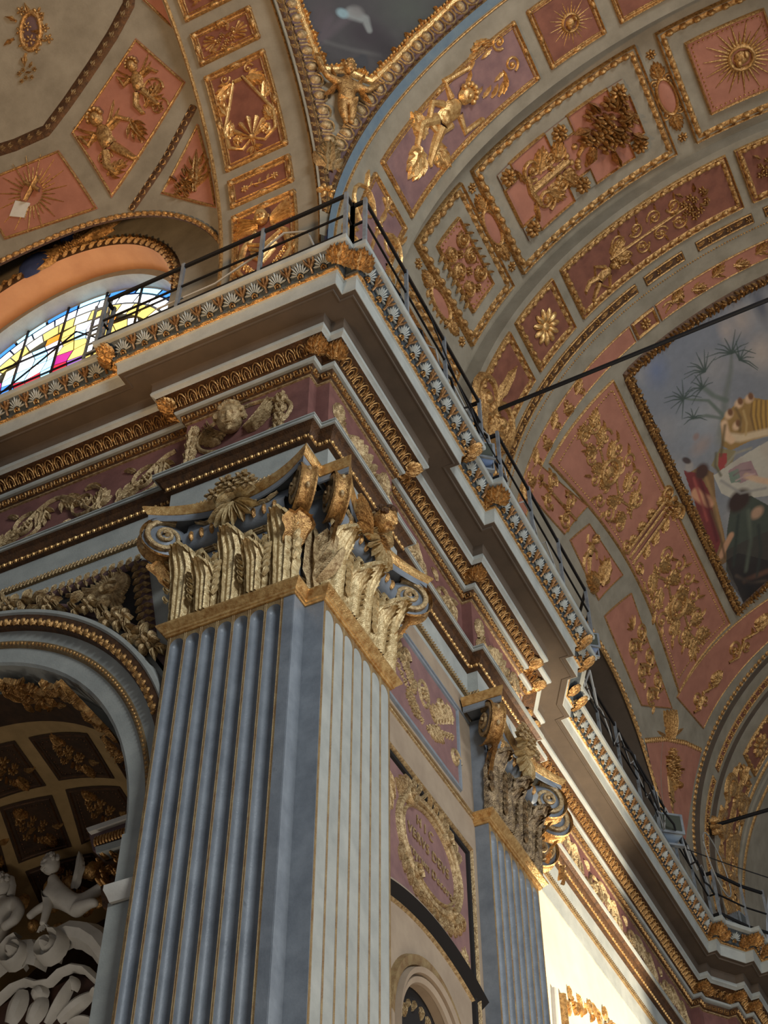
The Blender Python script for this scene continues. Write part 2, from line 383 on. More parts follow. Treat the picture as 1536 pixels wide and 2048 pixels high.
def inset(c, d):
    cx = sum(p[0] for p in c) / len(c); cy = sum(p[1] for p in c) / len(c); out = []; n = len(c)
    for i in range(n):
        p0, p1, p2 = c[i - 1], c[i], c[(i + 1) % n]
        e1 = (p1[0] - p0[0], p1[1] - p0[1]); e2 = (p2[0] - p1[0], p2[1] - p1[1]); l1 = hypot(*e1); l2 = hypot(*e2)
        n1 = (-e1[1] / l1, e1[0] / l1); n2 = (-e2[1] / l2, e2[0] / l2)
        if n1[0] * (cx - p1[0]) + n1[1] * (cy - p1[1]) < 0 and n == 4: n1 = (-n1[0], -n1[1])
        if n2[0] * (cx - p1[0]) + n2[1] * (cy - p1[1]) < 0 and n == 4: n2 = (-n2[0], -n2[1])
        den = 1 + n1[0] * n2[0] + n1[1] * n2[1]; den = max(den, .25)
        out.append((p1[0] + (n1[0] + n2[0]) / den * d, p1[1] + (n1[1] + n2[1]) / den * d))
    return out
def dashes(m, F, pts, w, h, step, duty=.6, base=0):
    """beaded moulding: small domes along a closed polyline"""
    p = subdiv(pts, step, True)
    for i in range(len(p)):
        a = p[i]; b = p[(i + 1) % len(p)]; an = atan2(b[1] - a[1], b[0] - a[0])
        dome(m, F, (a[0] + b[0]) / 2, (a[1] + b[1]) / 2, step * duty * .5, w, h, an, 6, base)
def panel(par, S, c, ground, style='plain', fw=.05, fh=.05, relief=None, rmat=None, name='panel', na=6, ns=10, gh=.012):
    """one coffer panel: plate + gilt frame + relief, all separate meshes under the panel"""
    F = SF(S); m = MB(); qpatch(m, S, c, gh, na, ns); q = m.build(name, ground, par)
    f = MB(); c1 = inset(c, fw * .5)
    if style == 'bead':
        ridge(f, F, subdiv(c1, .14, True), fw * .5, fh * .5, True); dashes(f, F, c1, fw * .42, fh, fw * 1.5, .8, fh * .2)
        ridge(f, F, subdiv(inset(c, -fw * .1), .14, True), fw * .16, fh * .9, True)
    elif style == 'double':
        ridge(f, F, subdiv(inset(c, fw * .18), .14, True), fw * .2, fh, True)
        ridge(f, F, subdiv(inset(c, fw * .95), .14, True), fw * .16, fh * .7, True)
        ridge(f, F, subdiv(inset(c, fw * .55), .14, True), fw * .3, fh * .35, True)
        for k in range(4):
            p = c1[k]; dome(f, F, p[0], p[1], fw * .6, fw * .6, fh * 1.2)
            a, b = c1[k], c1[(k + 1) % 4]; mx, my = (a[0] + b[0]) / 2, (a[1] + b[1]) / 2; an = atan2(b[1] - a[1], b[0] - a[0])
            dome(f, F, mx, my, fw * 1.0, fw * .5, fh * 1.2, an)
    else:
        ridge(f, F, subdiv(c1, .14, True), fw * .5, fh, True)
    f.build('frame', MT['gold'], q)
    if relief:
        r = MB(); relief(r); r.build('relief', rmat or MT['gold'], q)
    return q
# ================================================================== STRUCTURE: walls, floor
def struct(name, m, material, **k):
    o = m.build(name, material, **k); o['kind'] = 'structure'; return o
fl = MB(); fl.box(-16, 8, -6, 30, -1.75, -1.6); struct('floor', fl, MT['floor'])
def arch_wall(m, S, a0, a1, z0, z1, ca, cz, r, thick=.35, n=40):
    """wall plate with a round headed opening, plus the reveal"""
    F = SF(S)
    def bot(a):
        d = abs(a - ca); return cz + sqrt(max(r * r - d * d, 0)) if d < r else z0
    xs = sorted(set([a0, a1] + [min(max(ca + r * cos(pi * k / n), a0), a1) for k in range(n + 1)]))
    for i in range(len(xs) - 1):
        xa, xb = xs[i], xs[i + 1]; mid = (xa + xb) / 2
        ba, bb = (bot(xa), bot(xb)) if abs(mid - ca) < r else (z0, z0)
        if abs(mid - ca) < r: ba = max(ba, cz); bb = max(bb, cz)
        m.add([F(xa, ba), F(xb, bb), F(xb, z1), F(xa, z1)], [(0, 1, 2, 3)])
    th = [pi * k / n for k in range(n + 1)]
    pts = [(ca + r, z0)] + [(ca + r * cos(t), cz + r * sin(t)) for t in th] + [(ca - r, z0)]
    m.grid([[F(p[0], p[1], 0) for p in pts], [F(p[0], p[1], -thick) for p in pts]])
wl = MB(); arch_wall(wl, PlaneY(8.83), -16, -6.5, -1.6, 11.7, -10.0, 7.78, 3.05, .5)
wl.box(-6.62, -4.98, 8.83, 10.28, -1.6, 11.72)
wall_left = struct('wall_left', wl, MT['grey'])
wr = MB(); arch_wall(wr, PlaneX(-5.15), 10.28, 12.9, -1.6, 11.72, 11.42, 6.50, .63, .10)
wall_right = struct('wall_right', wr, MT['beige'])
w2 = MB(); w2.box(-6.3, -5.79, 14.3, 26.5, -1.6, 11.7); w2.box(-5.8, -5.15, 12.85, 14.35, -1.6, 11.7)
struct('wall_nave', w2, MT['cream'])
w3 = MB(); w3.box(-5.7, -5.02, 24.6, 27, -1.6, 11.7); struct('wall_far', w3, MT['beige'])
bk = MB(); bk.box(-6.4, -5.25, 10.5, 12.4, -1.6, 7.4); bk2 = struct('niche_shade_box', bk, MT['black'])  # black box behind the small arch, the opening's darkness put into its colour
# ================================================================== ENTABLATURE
PL = [(-16, 8.82, 0, -1), (-7.03, 8.82, -1, -1), (-7.03, 8.658, -1, -1), (-5.15, 8.658, 1, -1), (-5.15, 8.83, 1, -1)]
PR = [(-5.15, 8.83, 1, -1), (-4.978, 8.83, 1, -1), (-4.978, 10.70, 1, 1), (-5.12, 10.70, 1, 1), (-5.12, 12.91, 1, -1), (-4.978, 12.91, 1, -1),
      (-4.978, 14.75, 1, 1), (-5.11, 14.75, 1, 1), (-5.11, 15.20, 1, 1), (-5.25, 15.20, 1, 1), (-5.53, 15.70, 1, 1), (-5.53, 16.0, 1, 1), (-5.68, 16.02, 1, 1),
      (-5.68, 24.43, 1, -1), (-5.52, 24.41, 1, -1), (-5.51, 24.61, 1, -1), (-5.18, 25.08, 1, -1), (-5.02, 25.06, 1, -1), (-5.02, 25.55, 1, -1), (-4.87, 25.53, 1, -1), (-4.87, 27.5, 1, 0)]
BANDS = [ # name, material, profile (e, z)
 ('architrave_soffit', 'grey', [(-.6, 11.62), (-.12, 11.62)]),
 ('lower_fascia', 'grey', [(-.12, 11.60), (-.095, 11.60), (-.095, 11.94)]),
 ('rope_moulding', 'worngold', [(-.095, 11.94), (-.06, 11.95), (-.05, 11.98), (-.065, 12.02), (-.07, 12.03)]),
 ('upper_fascia', 'grey', [(-.07, 12.03), (-.065, 12.34)]),
 ('bead_ground', 'dark', [(-.065, 12.34), (-.01, 12.35), (-.01, 12.42)]),
 ('brown_moulding', 'dark', [(-.01, 12.42), (.02, 12.45), (.035, 12.50), (.085, 12.53)]),
 ('architrave_cap', 'grey', [(.085, 12.53), (.105, 12.535), (.11, 12.56), (.09, 12.562), (.09, 12.575), (.11, 12.58), (.11, 12.60), (-.109, 12.62)]),
 ('frieze', 'maroon', [(-.109, 12.62), (-.109, 13.62)]),
 ('thin_fillet', 'palegold', [(-.109, 13.62), (-.085, 13.625), (-.085, 13.645)]),
 ('dentil_ground', 'dark', [(-.085, 13.645), (-.06, 13.66), (-.035, 13.76)]),
 ('lower_nose', 'grey', [(-.035, 13.762), (.0, 13.765), (.018, 13.78), (.022, 13.81), (.01, 13.83)]),
 ('egg_ground', 'dark', [(.01, 13.83), (.03, 13.84), (.06, 13.90), (.13, 13.945), (.195, 13.965)]),
 ('upper_nose', 'grey', [(.195, 13.965), (.215, 13.985), (.242, 14.0), (.25, 14.03), (.24, 14.07)]),
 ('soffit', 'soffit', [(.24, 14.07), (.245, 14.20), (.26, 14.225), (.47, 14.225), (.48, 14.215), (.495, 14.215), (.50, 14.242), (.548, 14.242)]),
 ('corona', 'grey', [(.548, 14.242), (.556, 14.244), (.575, 14.43), (.598, 14.441)]),
 ('gold_astragal', 'gold', [(.598, 14.441), (.612, 14.45), (.615, 14.475), (.60, 14.485)]),
 ('sima_ground', 'sima', [(.60, 14.485), (.625, 14.50), (.64, 14.55), (.70, 14.63), (.765, 14.665)]),
 ('top_fillet', 'grey', [(.765, 14.665), (.80, 14.672), (.815, 14.68), (.823, 14.721), (.823, 14.75), (.80, 14.755), (-.9, 14.77)]),
]
MT['bronze'] = mat('brown_gilding', G_(84, 56, 32), G_(160, 116, 68), .4, metal=.5, scale=26, bump=.4)
MT['leafgold'] = mat('leaf_gilding', G_(158, 128, 80), G_(222, 200, 152), .4, metal=.35, scale=20, bump=.35, bscale=60)
MT['sima'] = mat('dark_blue_grey_ground', G_(50, 56, 60), G_(78, 84, 86), .5, scale=12, bump=.2)
def slant(e0, z0, e1, z1):
    L = hypot(e1 - e0, z1 - z0); de, dz = (e1 - e0) / L, (z1 - z0) / L
    class F_: pass
    f = lambda u, v, h=0: (u, -(e0 + v * de + h * dz), z0 + v * dz - h * de)
    return f, L
def mk(fn, name, material):
    m = MB(); fn(m); return m.mesh(name, material, z0=0)
fe, LE = slant(.03, 13.845, .19, 13.96)
def egg(m):
    ridge(m, fe, [(-.052, .01), (-.055, .09), (-.03, .14), (0, .155), (.03, .14), (.055, .09), (.052, .01)], .009, .022)
    ridge(m, fe, [(-.026, .02), (-.028, .08), (0, .115), (.028, .08), (.026, .02)], .007, .016)
    dome(m, fe, -.026, .015, .014, .02, .03, n=6); dome(m, fe, .026, .015, .014, .02, .03, n=6); dome(m, fe, .073, .1, .008, .05, .016, n=6)
fd, _ = slant(-.07, 13.655, -.03, 13.755)
def dent(m):
    ridge(m, fd, [(-.042, .012), (-.042, .07), (.0, .075)], .009, .028); ridge(m, fd, [(-.042, .012), (.04, .012), (.04, .07)], .009, .028)
    dome(m, fd, 0, .042, .012, .02, .03, n=6); dome(m, fd, .058, .04, .006, .03, .02, n=6)
fb, _ = slant(-.012, 12.352, -.012, 12.42)
def bead(m): dome(m, fb, -.005, .036, .028, .03, .03, n=6); dome(m, fb, .034, .036, .008, .028, .02, n=6)
fs, LS = slant(.63, 14.50, .765, 14.662)
def palm(m):
    for k in range(9):
        a = pi * (.04 + .92 * k / 8); R = .105 if k % 2 else .12
        ridge(m, fs, [(cos(a) * .04, .05 + sin(a) * .03), (cos(a) * R * .8, .05 + sin(a) * R), (cos(a) * R * 1.05, .05 + sin(a) * R * 1.3)], [.006, .013, .004], [.01, .022, .01])
def knob(m):
    ridge(m, fs, [(-.03, .0), (-.032, .035), (0, .062), (.032, .035), (.03, .0)], .010, .03); dome(m, fs, 0, .02, .014, .016, .03, n=6)
def goblet(m):
    ridge(m, fs, [(0, 0), (0, .09)], [.016, .012], .03); ridge(m, fs, [(0, .08), (-.05, .15), (-.065, .2)], [.014, .02, .01], .03)
    ridge(m, fs, [(0, .08), (.05, .15), (.065, .2)], [.014, .02, .01], .03); ridge(m, fs, [(0, .08), (0, .2)], [.012, .03], .022)
def rope(m):
    f, _ = slant(.612, 14.445, .617, 14.48); dome(m, f, 0, .018, .085, .016, .02, n=8); dome(m, f, .1, .018, .014, .018, .026, n=6)
fr, _ = slant(-.062, 11.945, -.055, 12.02)
def ropeb(m): ridge(m, fr, [(-.02, .0), (.02, .07)], .012, .014)
ME = dict(egg=mk(egg, 'egg_ornament', MT['gold']), dent=mk(dent, 'dentil_ornament', MT['gold']), bead=mk(bead, 'bead', MT['brightgold']),
          palm=mk(palm, 'palmette', MT['grey']), knob=mk(knob, 'knob', MT['gold']), goblet=mk(goblet, 'goblet_ornament', MT['bronze']),
          rope=mk(rope, 'rope_bead', MT['gold']), ropeb=mk(ropeb, 'rope_strand', MT['palegold']))
def cornerleaf(m):
    for e, z, e1, z1, s in ((.62, 14.49, .775, 14.665, 1.0),):
        f, L = slant(e, z, e1, z1)
        acanthus(m, f, 0, .0, pi / 2, .235, .24, .05)
        for sg in (-1, 1): acanthus(m, f, sg * .03, .0, pi / 2 - sg * .45, .2, .18, .04, sg * .4)
ME['cleaf'] = mk(cornerleaf, 'corner_leaf', MT['gold'])
def cornerleaf2(m):
    f, L = slant(.02, 13.84, .2, 13.96)
    acanthus(m, f, 0, .0, pi / 2, .2, .2, .045)
    for sg in (-1, 1): acanthus(m, f, sg * .02, .0, pi / 2 - sg * .4, .17, .15, .035, sg * .4)
ME['cleaf2'] = mk(cornerleaf2, 'corner_leaf', MT['gold'])
def entab(path, name, loc, label, group=None):
    T = thing(name, loc, label, 'cornice', group)
    for nm, mt, prof in BANDS:
        m = MB(); m.grid([[(x + dx * e, y + dy * e, z) for (e, z) in prof] for (x, y, dx, dy) in path]); m.build(nm, MT[mt], T, ang=30)
    def run(key, e, sp, nm, off=0.0, minlen=.12, pad=0):
        n = 0
        for i in range(len(path) - 1):
            a, b = path[i], path[i + 1]
            pa = (a[0] + a[2] * e, a[1] + a[3] * e); pb = (b[0] + b[2] * e, b[1] + b[3] * e)
            L = hypot(pb[0] - pa[0], pb[1] - pa[1])
            if L < minlen + pad: continue
            t = ((pb[0] - pa[0]) / L, (pb[1] - pa[1]) / L); nrm = (t[1], -t[0])
            mid = ((pa[0] + pb[0]) / 2, (pa[1] + pb[1]) / 2)
            if nrm[0] * (0 - mid[0]) + nrm[1] * (0 - mid[1]) < 0: continue
            # base line of the wall (e=0) carries the ornament mesh
            L2 = L - pad; k = max(1, round(L2 / sp)); s = L2 / k
            for j in range(k):
                d = pad / 2 + s * (j + .5) + off * s
                if d > L: continue
                q = (pa[0] + t[0] * d - nrm[0] * e, pa[1] + t[1] * d - nrm[1] * e)
                if q[0] < -11.6: continue
                if n >= 298: break
                inst(nm, ME[key], T, (q[0], q[1], 0), ((t[0], t[1], 0), (-nrm[0], -nrm[1], 0), (0, 0, 1))); n += 1
    run('egg', .10, .146, 'egg_ornament'); run('dent', -.05, .13, 'dentil_ornament'); run('bead', -.01, .085, 'bead')
    run('palm', .70, .30, 'palmette', pad=.2, minlen=.2); run('knob', .70, .30, 'knob', pad=.2, minlen=.2); run('goblet', .70, .30, 'goblet_ornament', .5, pad=.2, minlen=.2)
    run('rope', .61, .24, 'rope_bead', minlen=.2); run('ropeb', -.06, .05, 'rope_strand')
    for i in range(1, len(path) - 1):
        x, y, dx, dy = path[i]
        if abs(dx) + abs(dy) < 2: continue
        nd = Vector((dx, dy, 0)).normalized(); tt = (-nd.y, nd.x, 0)
        for key, e in (('cleaf', .62), ('cleaf2', .05)):
            # diagonal leaf, stretched outward because the mitre is longer
            inst('corner_leaf', ME[key], T, (x, y, 0), (tt, (-nd.x, -nd.y, 0), (0, 0, 1)), (1.3, 1.414, 1.0))
    return T
ent_l = entab(PL, 'entablature', (-8, 8.8, 11.6), 'grey and gilt cornice and frieze along the left wall, below the stained glass window')
ent_r = entab(PR, 'entablature', (-5.1, 17, 11.6), 'grey and gilt cornice and frieze receding to the right above both fluted pilasters')
# frieze reliefs
FY, FX = 8.82 + .109, -5.12 - .109
def frieze_rin(S, a0, a1, n, par, flip0=1, mname='palegold'):
    for k in range(n):
        A = lerp(a0, a1, k / n); B = lerp(a0, a1, (k + 1) / n); m = MB(); F = Fr(S, A, 13.12, A, 14.12)
        rinceau(m, F, B - A, .42, .055, flip0 * (1 if k % 2 else -1)); m.build('scroll_relief', MT[mname], par)
SL = PlaneY(8.82 + .109 - .005); frieze_rin(SL, -10.6, -7.15, 4, ent_l)
SLp = PlaneY(8.658 + .109 - .005)
for sx, side in ((-6.98, 1), (-5.45, -1)):      # small acanthus plumes beside the cherub
    m = MB(); F = Fr(SLp, sx + .15 * side, 12.72, sx + .15 * side, 13.52)
    for k in range(4): acanthus(m, F, 0, .05 + k * .22, pi / 2 - side * .25, .3, .3, .08)
    ridge(m, F, [(0, 0), (0.02 * side, .5), (0, 1)], .03, .05); m.build('plume_relief', MT['palegold'], ent_l)
m = MB(); hr = MB(); F = Fr(SLp, -6.22, 12.72, -6.22, 13.72)
oval = [(.62 * cos(t) + .12, .45 + .36 * sin(t)) for t in [2 * pi * k / 30 for k in range(30)]]
ridge(m, F, oval, .03, .04, True)
for s in (-1, 1):
    for r_ in range(3):
        for k in range(8): leaf(m, F, s * (.12 + .03 * r_), .42 - r_ * .05, pi / 2 - s * (1.0 + k * .13 + .12 * r_), .52 - .12 * r_ - .02 * k, .045, .06 + .03 * r_, s * .9, 1, 6)
cw = m.build('winged_frame', MT['palegold'], ent_l)
m = MB(); head(m, F, 0, .50, .16, .19, .3, .55, hr); m.build('cherub_head', MT['palegold'], ent_l); hr.build('hair', MT['palegold'], ent_l)
SR0 = PlaneX(XF - .109 + .005); SR1 = PlaneX(-5.12 - .109 + .005); SR2 = PlaneX(-5.68 - .109 + .005)
def shellframe(S, a0, a1, par):
    L = a1 - a0; m = MB(); F = Fr(S, (a0 + a1) / 2, 12.66, (a0 + a1) / 2, 13.60)
    shell(m, F, 0, .12, pi / 2, .62, 11, 2.6, .10); shell(m, F, 0, .12, pi / 2, .3, 7, 2.4, .16)
    for s in (-1, 1):
        spiral(m, F, s * L * .36, .3, -pi / 2, .17, 1.4, s, .035, .07); acanthus(m, F, s * L * .40, .45, pi / 2 + s * .1, .42, .3, .08)
        for k in range(3): leaf(m, F, s * L * .2, .1, pi / 2 - s * (.6 + .3 * k), .5, .06, .07, s * .6)
    m.build('shell_relief', MT['palegold'], par)
shellframe(SR0, 8.95, 10.6, ent_r); shellframe(SR0, 13.0, 14.65, ent_r)
frieze_rin(SR1, 10.95, 12.8, 2, ent_r); frieze_rin(SR2, 16.2, 24.2, 9, ent_r, mname='palegold')
# ================================================================== PILASTERS
ZT = 9.93
EX1, EXH1, EX2, EXH2 = .40, -.08, .93, -.48
MT['darkleaf'] = mat('shaded_leaf_gilding', G_(66, 50, 36), G_(150, 126, 92), .36, metal=.5, scale=14, bump=.4, bscale=60)  # darker leaf gilding for the farther capital, its shade put into the colour
def pilaster(name, S, a0, a1, back_l, back_r, label, first_margin, last_margin, loc, extra=(), group='fluted pilasters', lm='leafgold'):
    """a0..a1 along the face, z up; ctips = outward reach of the abacus at each end"""
    T = thing(name, loc, label, 'pilaster', group); F = SF(S); w = a1 - a0; zb = -.2
    n = 7; pitch = (w - first_margin - last_margin) / n; fil = .030; r = (pitch - fil) / 2
    face = MB(); shade = MB()
    for k in range(n):
        c = a0 + first_margin + pitch * (k + .5); fm = MB(); zc = ZT - .07 - r; rows = []
        for i in range(13):
            o = r * cos(pi * i / 12); top = sqrt(max(r * r - o * o, 0)); col = []
            for zz in [zb, 3, 5, 7, zc - .3, zc] + [zc + top * t for t in (.35, .65, .87, 1.0)]:
                q = o * o + max(0, zz - zc)**2; d = sqrt(max(0, 1 - q / (r * r))) * r * .92
                col.append(F(c + o, zz, -d))
            rows.append(col)
        fm.grid(rows); fm.build('flute', MT['stone'], T, ang=80)
        # flat above the round head and fillet between flutes
        arc = [(c + r * cos(pi * i / 12), zc + r * sin(pi * i / 12)) for i in range(13)]
        m = face
        for i in range(12): m.add([F(arc[i][0], arc[i][1]), F(arc[i + 1][0], arc[i + 1][1]), F(arc[i + 1][0], ZT), F(arc[i][0], ZT)], [(0, 1, 2, 3)])
    for k in range(n + 1):
        x0 = a0 if k == 0 else a0 + first_margin + pitch * k - fil / 2
        x1 = a1 if k == n else a0 + first_margin + pitch * k + fil / 2
        if k == 0: x1 = a0 + first_margin + fil / 2
        if k == n: x0 = a1 - last_margin - fil / 2
        g0, g1 = x0, x1
        if k == n and last_margin > .1: shade.add([F(x0 + .03, zb), F(x1, zb), F(x1, ZT), F(x0 + .03, ZT)], [(0, 1, 2, 3)]); g1 = x0 + .03
        if k == 0 and first_margin > .1: shade.add([F(x0, zb), F(x1 - .03, zb), F(x1 - .03, ZT), F(x0, ZT)], [(0, 1, 2, 3)]); g0 = x1 - .03
        fm = MB(); fm.grid([[F(g0, zb), F(g1, zb)], [F(g0, ZT), F(g1, ZT)]]); 
        fm.grid([[F(g0, zb, 0), F(g0, ZT, 0)], [F(g0 + .006, zb, .006), F(g0 + .006, ZT, .006)], [F(g0 + .012, zb, 0), F(g0 + .012, ZT, 0)]]) if k else None
        fm.grid([[F(g1 - .012, zb, 0), F(g1 - .012, ZT, 0)], [F(g1 - .006, zb, .006), F(g1 - .006, ZT, .006)], [F(g1, zb, 0), F(g1, ZT, 0)]]) if k < n else None
        fm.build('gilded_fillet', MT['worngold'], T)
    face.build('gilded_arch_heads', MT['worngold'], T)
    for a, bk_ in ((a0, back_l), (a1, back_r)):
        shade.grid([[F(a, zb, 0), F(a, ZT, 0)], [F(a, zb, -bk_), F(a, ZT, -bk_)]])
    shade.build('shaft', MT['stone'], T)
    b = MB()
    for zz0, zz1, e in ((-1.6, -.55, .12), (-.55, -.3, .1), (-.3, -.2, .05)): b.grid([[F(a0 - e, zz0, e), F(a1 + e, zz0, e)], [F(a0 - e, zz1, e), F(a1 + e, zz1, e)]]); b.grid([[F(a0 - e, zz1, e), F(a1 + e, zz1, e)], [F(a0 - e, zz1, -.2), F(a1 + e, zz1, -.2)]])
    b.build('base', MT['stone'], T)
    # necking
    nk = MB(); prof = [(0, ZT - .02), (.02, ZT - .02), (.025, ZT), (.04, ZT + .005), (.045, ZT + .03), (.055, ZT + .035), (.075, ZT + .06), (.10, ZT + .085), (.105, ZT + .105), (.0, ZT + .12)]
    el = lambda e: min(e, .1)
    rows = []
    for (e, z) in prof: rows.append([F(a0 - e, z, -back_l), F(a0 - e, z, e), F(a1 + e, z, e), F(a1 + e, z, -back_r)])
    nk.grid(rows); nk.build('necking', MT['brightgold'], T, ang=25)
    # bell
    bl = MB(); zt = 11.45
    bl.grid([[F(a0 + .01, ZT + .1, -back_l), F(a0 + .01, zt, -back_l)], [F(a0 + .01, ZT + .1, 0), F(a0 + .01, zt, 0)], [F(a1 - .01, ZT + .1, 0), F(a1 - .01, zt, 0)], [F(a1 - .01, ZT + .1, -back_r), F(a1 - .01, zt, -back_r)]])
    # rounded echinus
    e0, e1 = a0 + .1, a1 - .1
    bl.grid([[F(e0, z, h), F(e1, z, h)] for z, h in ((11.04, 0), (11.05, .06), (11.10, .12), (11.18, .15), (11.26, .13), (11.30, .08), (11.45, .06))])
    bl.build('bell', MT['stone'], T)
    st = MB()
    for z in (10.99, 11.03): st.grid([[F(e0, z - .015, .01), F(e1, z - .015, .01)], [F(e0, z - .008, .04), F(e1, z - .008, .04)], [F(e0, z + .008, .04), F(e1, z + .008, .04)], [F(e0, z + .015, .01), F(e1, z + .015, .01)]])
    st.build('astragal', MT['palegold'], T)
    cx = (a0 + a1) / 2
    for k in range(9):
        if k == 4: continue
        m = MB(); x = cx + (k - 4) * .125; dome(m, F, x, 11.17, .03, .075, .05, n=8, base=.13); m.build('egg', MT['gold'], T)
    # acanthus leaves standing round the bell
    def aleaf(cx_, zb_, H, W, curl, T_, nm='acanthus_leaf', lean=0.0, h0=.015):
        m = MB(); rows = []; NS, NT = 26, 34
        for i in range(NS + 1):
            t = i / NS; lob = 1 + .10 * abs(sin(t * 5 * pi)); ww = W * (.80 + .20 * sin(min(1, t * 1.1) * pi * .5)) * lob * (1 if t < .82 else 1 - (t - .82) * 2.2)
            out = h0 + .03 + .05 * t + curl * max(0, (t - .70) / .30)**1.5; zz = zb_ + H * (t if t < .88 else .88 + .09 * sin((t - .88) / .12 * pi * .85))
            row = []
            for j in range(NT + 1):
                s = j / NT * 2 - 1; rid = .022 * cos(s * pi * 5) + .007 * cos(s * pi * 11) + .05 * (1 - s * s) - .025 * exp(-(s / .07)**2) - .05 * s * s
                row.append(F(cx_ + ww * s + lean * t, zz - .06 * s * s * (t > .5), out + rid))
            rows.append(row)
        m.grid(rows); G = lambda u, v, h=0: F(u, v, h0 + h)
        for s in (-1, 1):     # serrated side lobes
            for q_, t in enumerate((.34, .48, .62, .75, .88)):
                x = cx_ + s * W * .78 + lean * t; leaf(m, G, x, zb_ + H * t - .03, pi / 2 - s * (.75 + .1 * q_), .13, .042, .05, s * .9, 2, 5, .04 + .04 * t)
        m.build(nm, MT[lm], T_, ang=50)
    for k in (-1, 0, 1): aleaf(cx + k * w * .41, ZT + .1, .98 + .0 * abs(k), .178, .17, T)
    for k in (-1, 1): aleaf(cx + k * w * .205, ZT + .1, .62, .145, .15, T, h0=.04)
    for k in (-1, 1): aleaf(cx + k * w * .205, ZT + .1, .8, .07, .05, T, 'stem_leaf')
    # volutes on the diagonals
    for s, ae, eh in ((-1, a0, 0), (1, a1, 0)) + tuple(extra or ()):
        D = (s / sqrt(2), 1 / sqrt(2)); ca, ch = ae + s * .115, .155 + eh; cz = 11.215
        for side in (-1, 1):                      # both faces of the scroll
            m = MB(); N_ = (-D[1] * side, D[0] * side)
            def FV(p, q, d):                       # p along diagonal, q up, d out of the disc face
                return F(ca + D[0] * p + N_[0] * d, cz + q, ch + D[1] * p + N_[1] * d)
            FV.L = 1; pts = []; ws = []; ds = []
            for i in range(46):
                t = i / 45; R = .262 * exp(-2.05 * t); A = 1.9 - t * 2.35 * 2 * pi; pts.append((R * cos(A), R * sin(A))); ws.append(.030 * (1 - .45 * t)); ds.append(.085 + .055 * t)
            rows = []
            for i, (p, q) in enumerate(pts):
                a_ = pts[max(i - 1, 0)]; b_ = pts[min(i + 1, 45)]; l = hypot(b_[0] - a_[0], b_[1] - a_[1]); nx, ny = -(b_[1] - a_[1]) / l, (b_[0] - a_[0]) / l
                rows.append([FV(p + nx * ws[i] * k, q + ny * ws[i] * k, ds[i] - .1 + hh) for k, hh in ((-1, .02), (-1, .09), (-.5, .10), (.5, .10), (1, .09), (1, .02))])
            m.grid(rows)
            m.grid([[FV(.04 * t * cos(b), .04 * t * sin(b), .06 + .08 * sqrt(1 - t * t)) for b in [k * pi / 4 for k in range(8)]] for t in (1, .7, .05)], True)
            m.build('volute_scroll', MT['palegold'], T)
            m = MB(); m.grid([[FV(R * cos(b), R * sin(b), d) for b in [k * pi / 12 for k in range(24)]] for R, d in ((.255, .0), (.25, .03), (.15, .05), (.07, .10), (.005, .11))], True)
            m.build('volute_disc', MT['stone'], T)
        m = MB(); rows = []
        for i in range(26):
            A = 1.9 - i / 25 * 1.15 * pi * 1.2; R = .275
            rows.append([F(ca + D[0] * R * cos(A) * k2 - D[1] * d, cz + R * sin(A) * k2, ch + D[1] * R * cos(A) * k2 + D[0] * d * 1) for d, k2 in ((-.09, 1.0), (-.07, 1.04), (-.045, .96), (0, .93), (.045, .96), (.07, 1.04), (.09, 1.0))])
        m.grid(rows); m.build('volute_band', MT['gold'], T)
        for k in range(3):
            m = MB(); A = 1.2 - k * .9; dome(m, lambda u, v, h=0, A=A: F(ca + D[0] * (.255 + h) * cos(A + v) - D[1] * u, cz + (.255 + h) * sin(A + v), ch + D[1] * (.255 + h) * cos(A + v) + D[0] * u), 0, 0, .03, .16, .03, n=8); m.build('bead', MT['palegold'], T)
        # leaf curling under the volute
        m = MB(); rows = []
        for i in range(13):
            t = i / 12; A = t * 2.2; R = .17; 
            cpx = .02 + .19 * t + .06 * sin(A); cq = cz - .62 + .40 * t - (.10 * max(0, t - .75) * 4)
            ww = .13 * (.7 + .5 * sin(t * pi * .9)) * (1 + .15 * sin(t * 14))
            rows.append([F(ca - D[0] * .22 + D[0] * cpx - D[1] * ww * k, cq - .05 * abs(k), max(.0, ch - D[1] * .22 + D[1] * cpx + D[0] * s * 0 + D[0] * ww * k * s) + .03 * cos(k * 5)) for k in (-1, -.66, -.33, 0, .33, .66, 1)])
        m.grid(rows); m.build('corner_leaf', MT['gold'], T)
    # abacus: concave sides
    def plan(t, off):   # t -1..1
        tip = .40; mid = .13
        return (cx + t * (w / 2 + .27 + off), mid + (tip - mid) * abs(t)**2.2 + off)
    ab = MB(); NP = 28; zs = [(11.43, .0), (11.52, .0), (11.525, -.02), (11.53, -.02)]
    for prof_, mt_, nm in (([(11.42, -.06), (11.43, -.045), (11.50, -.04), (11.51, -.06)], 'stone', 'abacus'),
                           ([(11.50, -.055), (11.505, -.03), (11.515, -.025), (11.53, -.02), (11.56, .0), (11.59, .015), (11.61, .015), (11.62, .0), (11.62, -.1)], 'brightgold', 'abacus_moulding')):
        ab = MB(); rows = []
        for (z, off) in prof_:
            row = [F(plan(-1, off)[0], z, -.15)]
            for i in range(NP + 1): t = -1 + 2 * i / NP; p = plan(t, off); row.append(F(p[0], z, p[1]))
            row.append(F(plan(1, off)[0], z, -.15)); rows.append(row)
        rows.append([F(p, zt_, -.15) for p, zt_ in [(cx, rows and prof_[-1][0])] * (NP + 3)]); ab.grid(rows)
        ab.build(nm, MT[mt_], T, ang=35)
    # vine lines between centre and volutes
    m = MB()
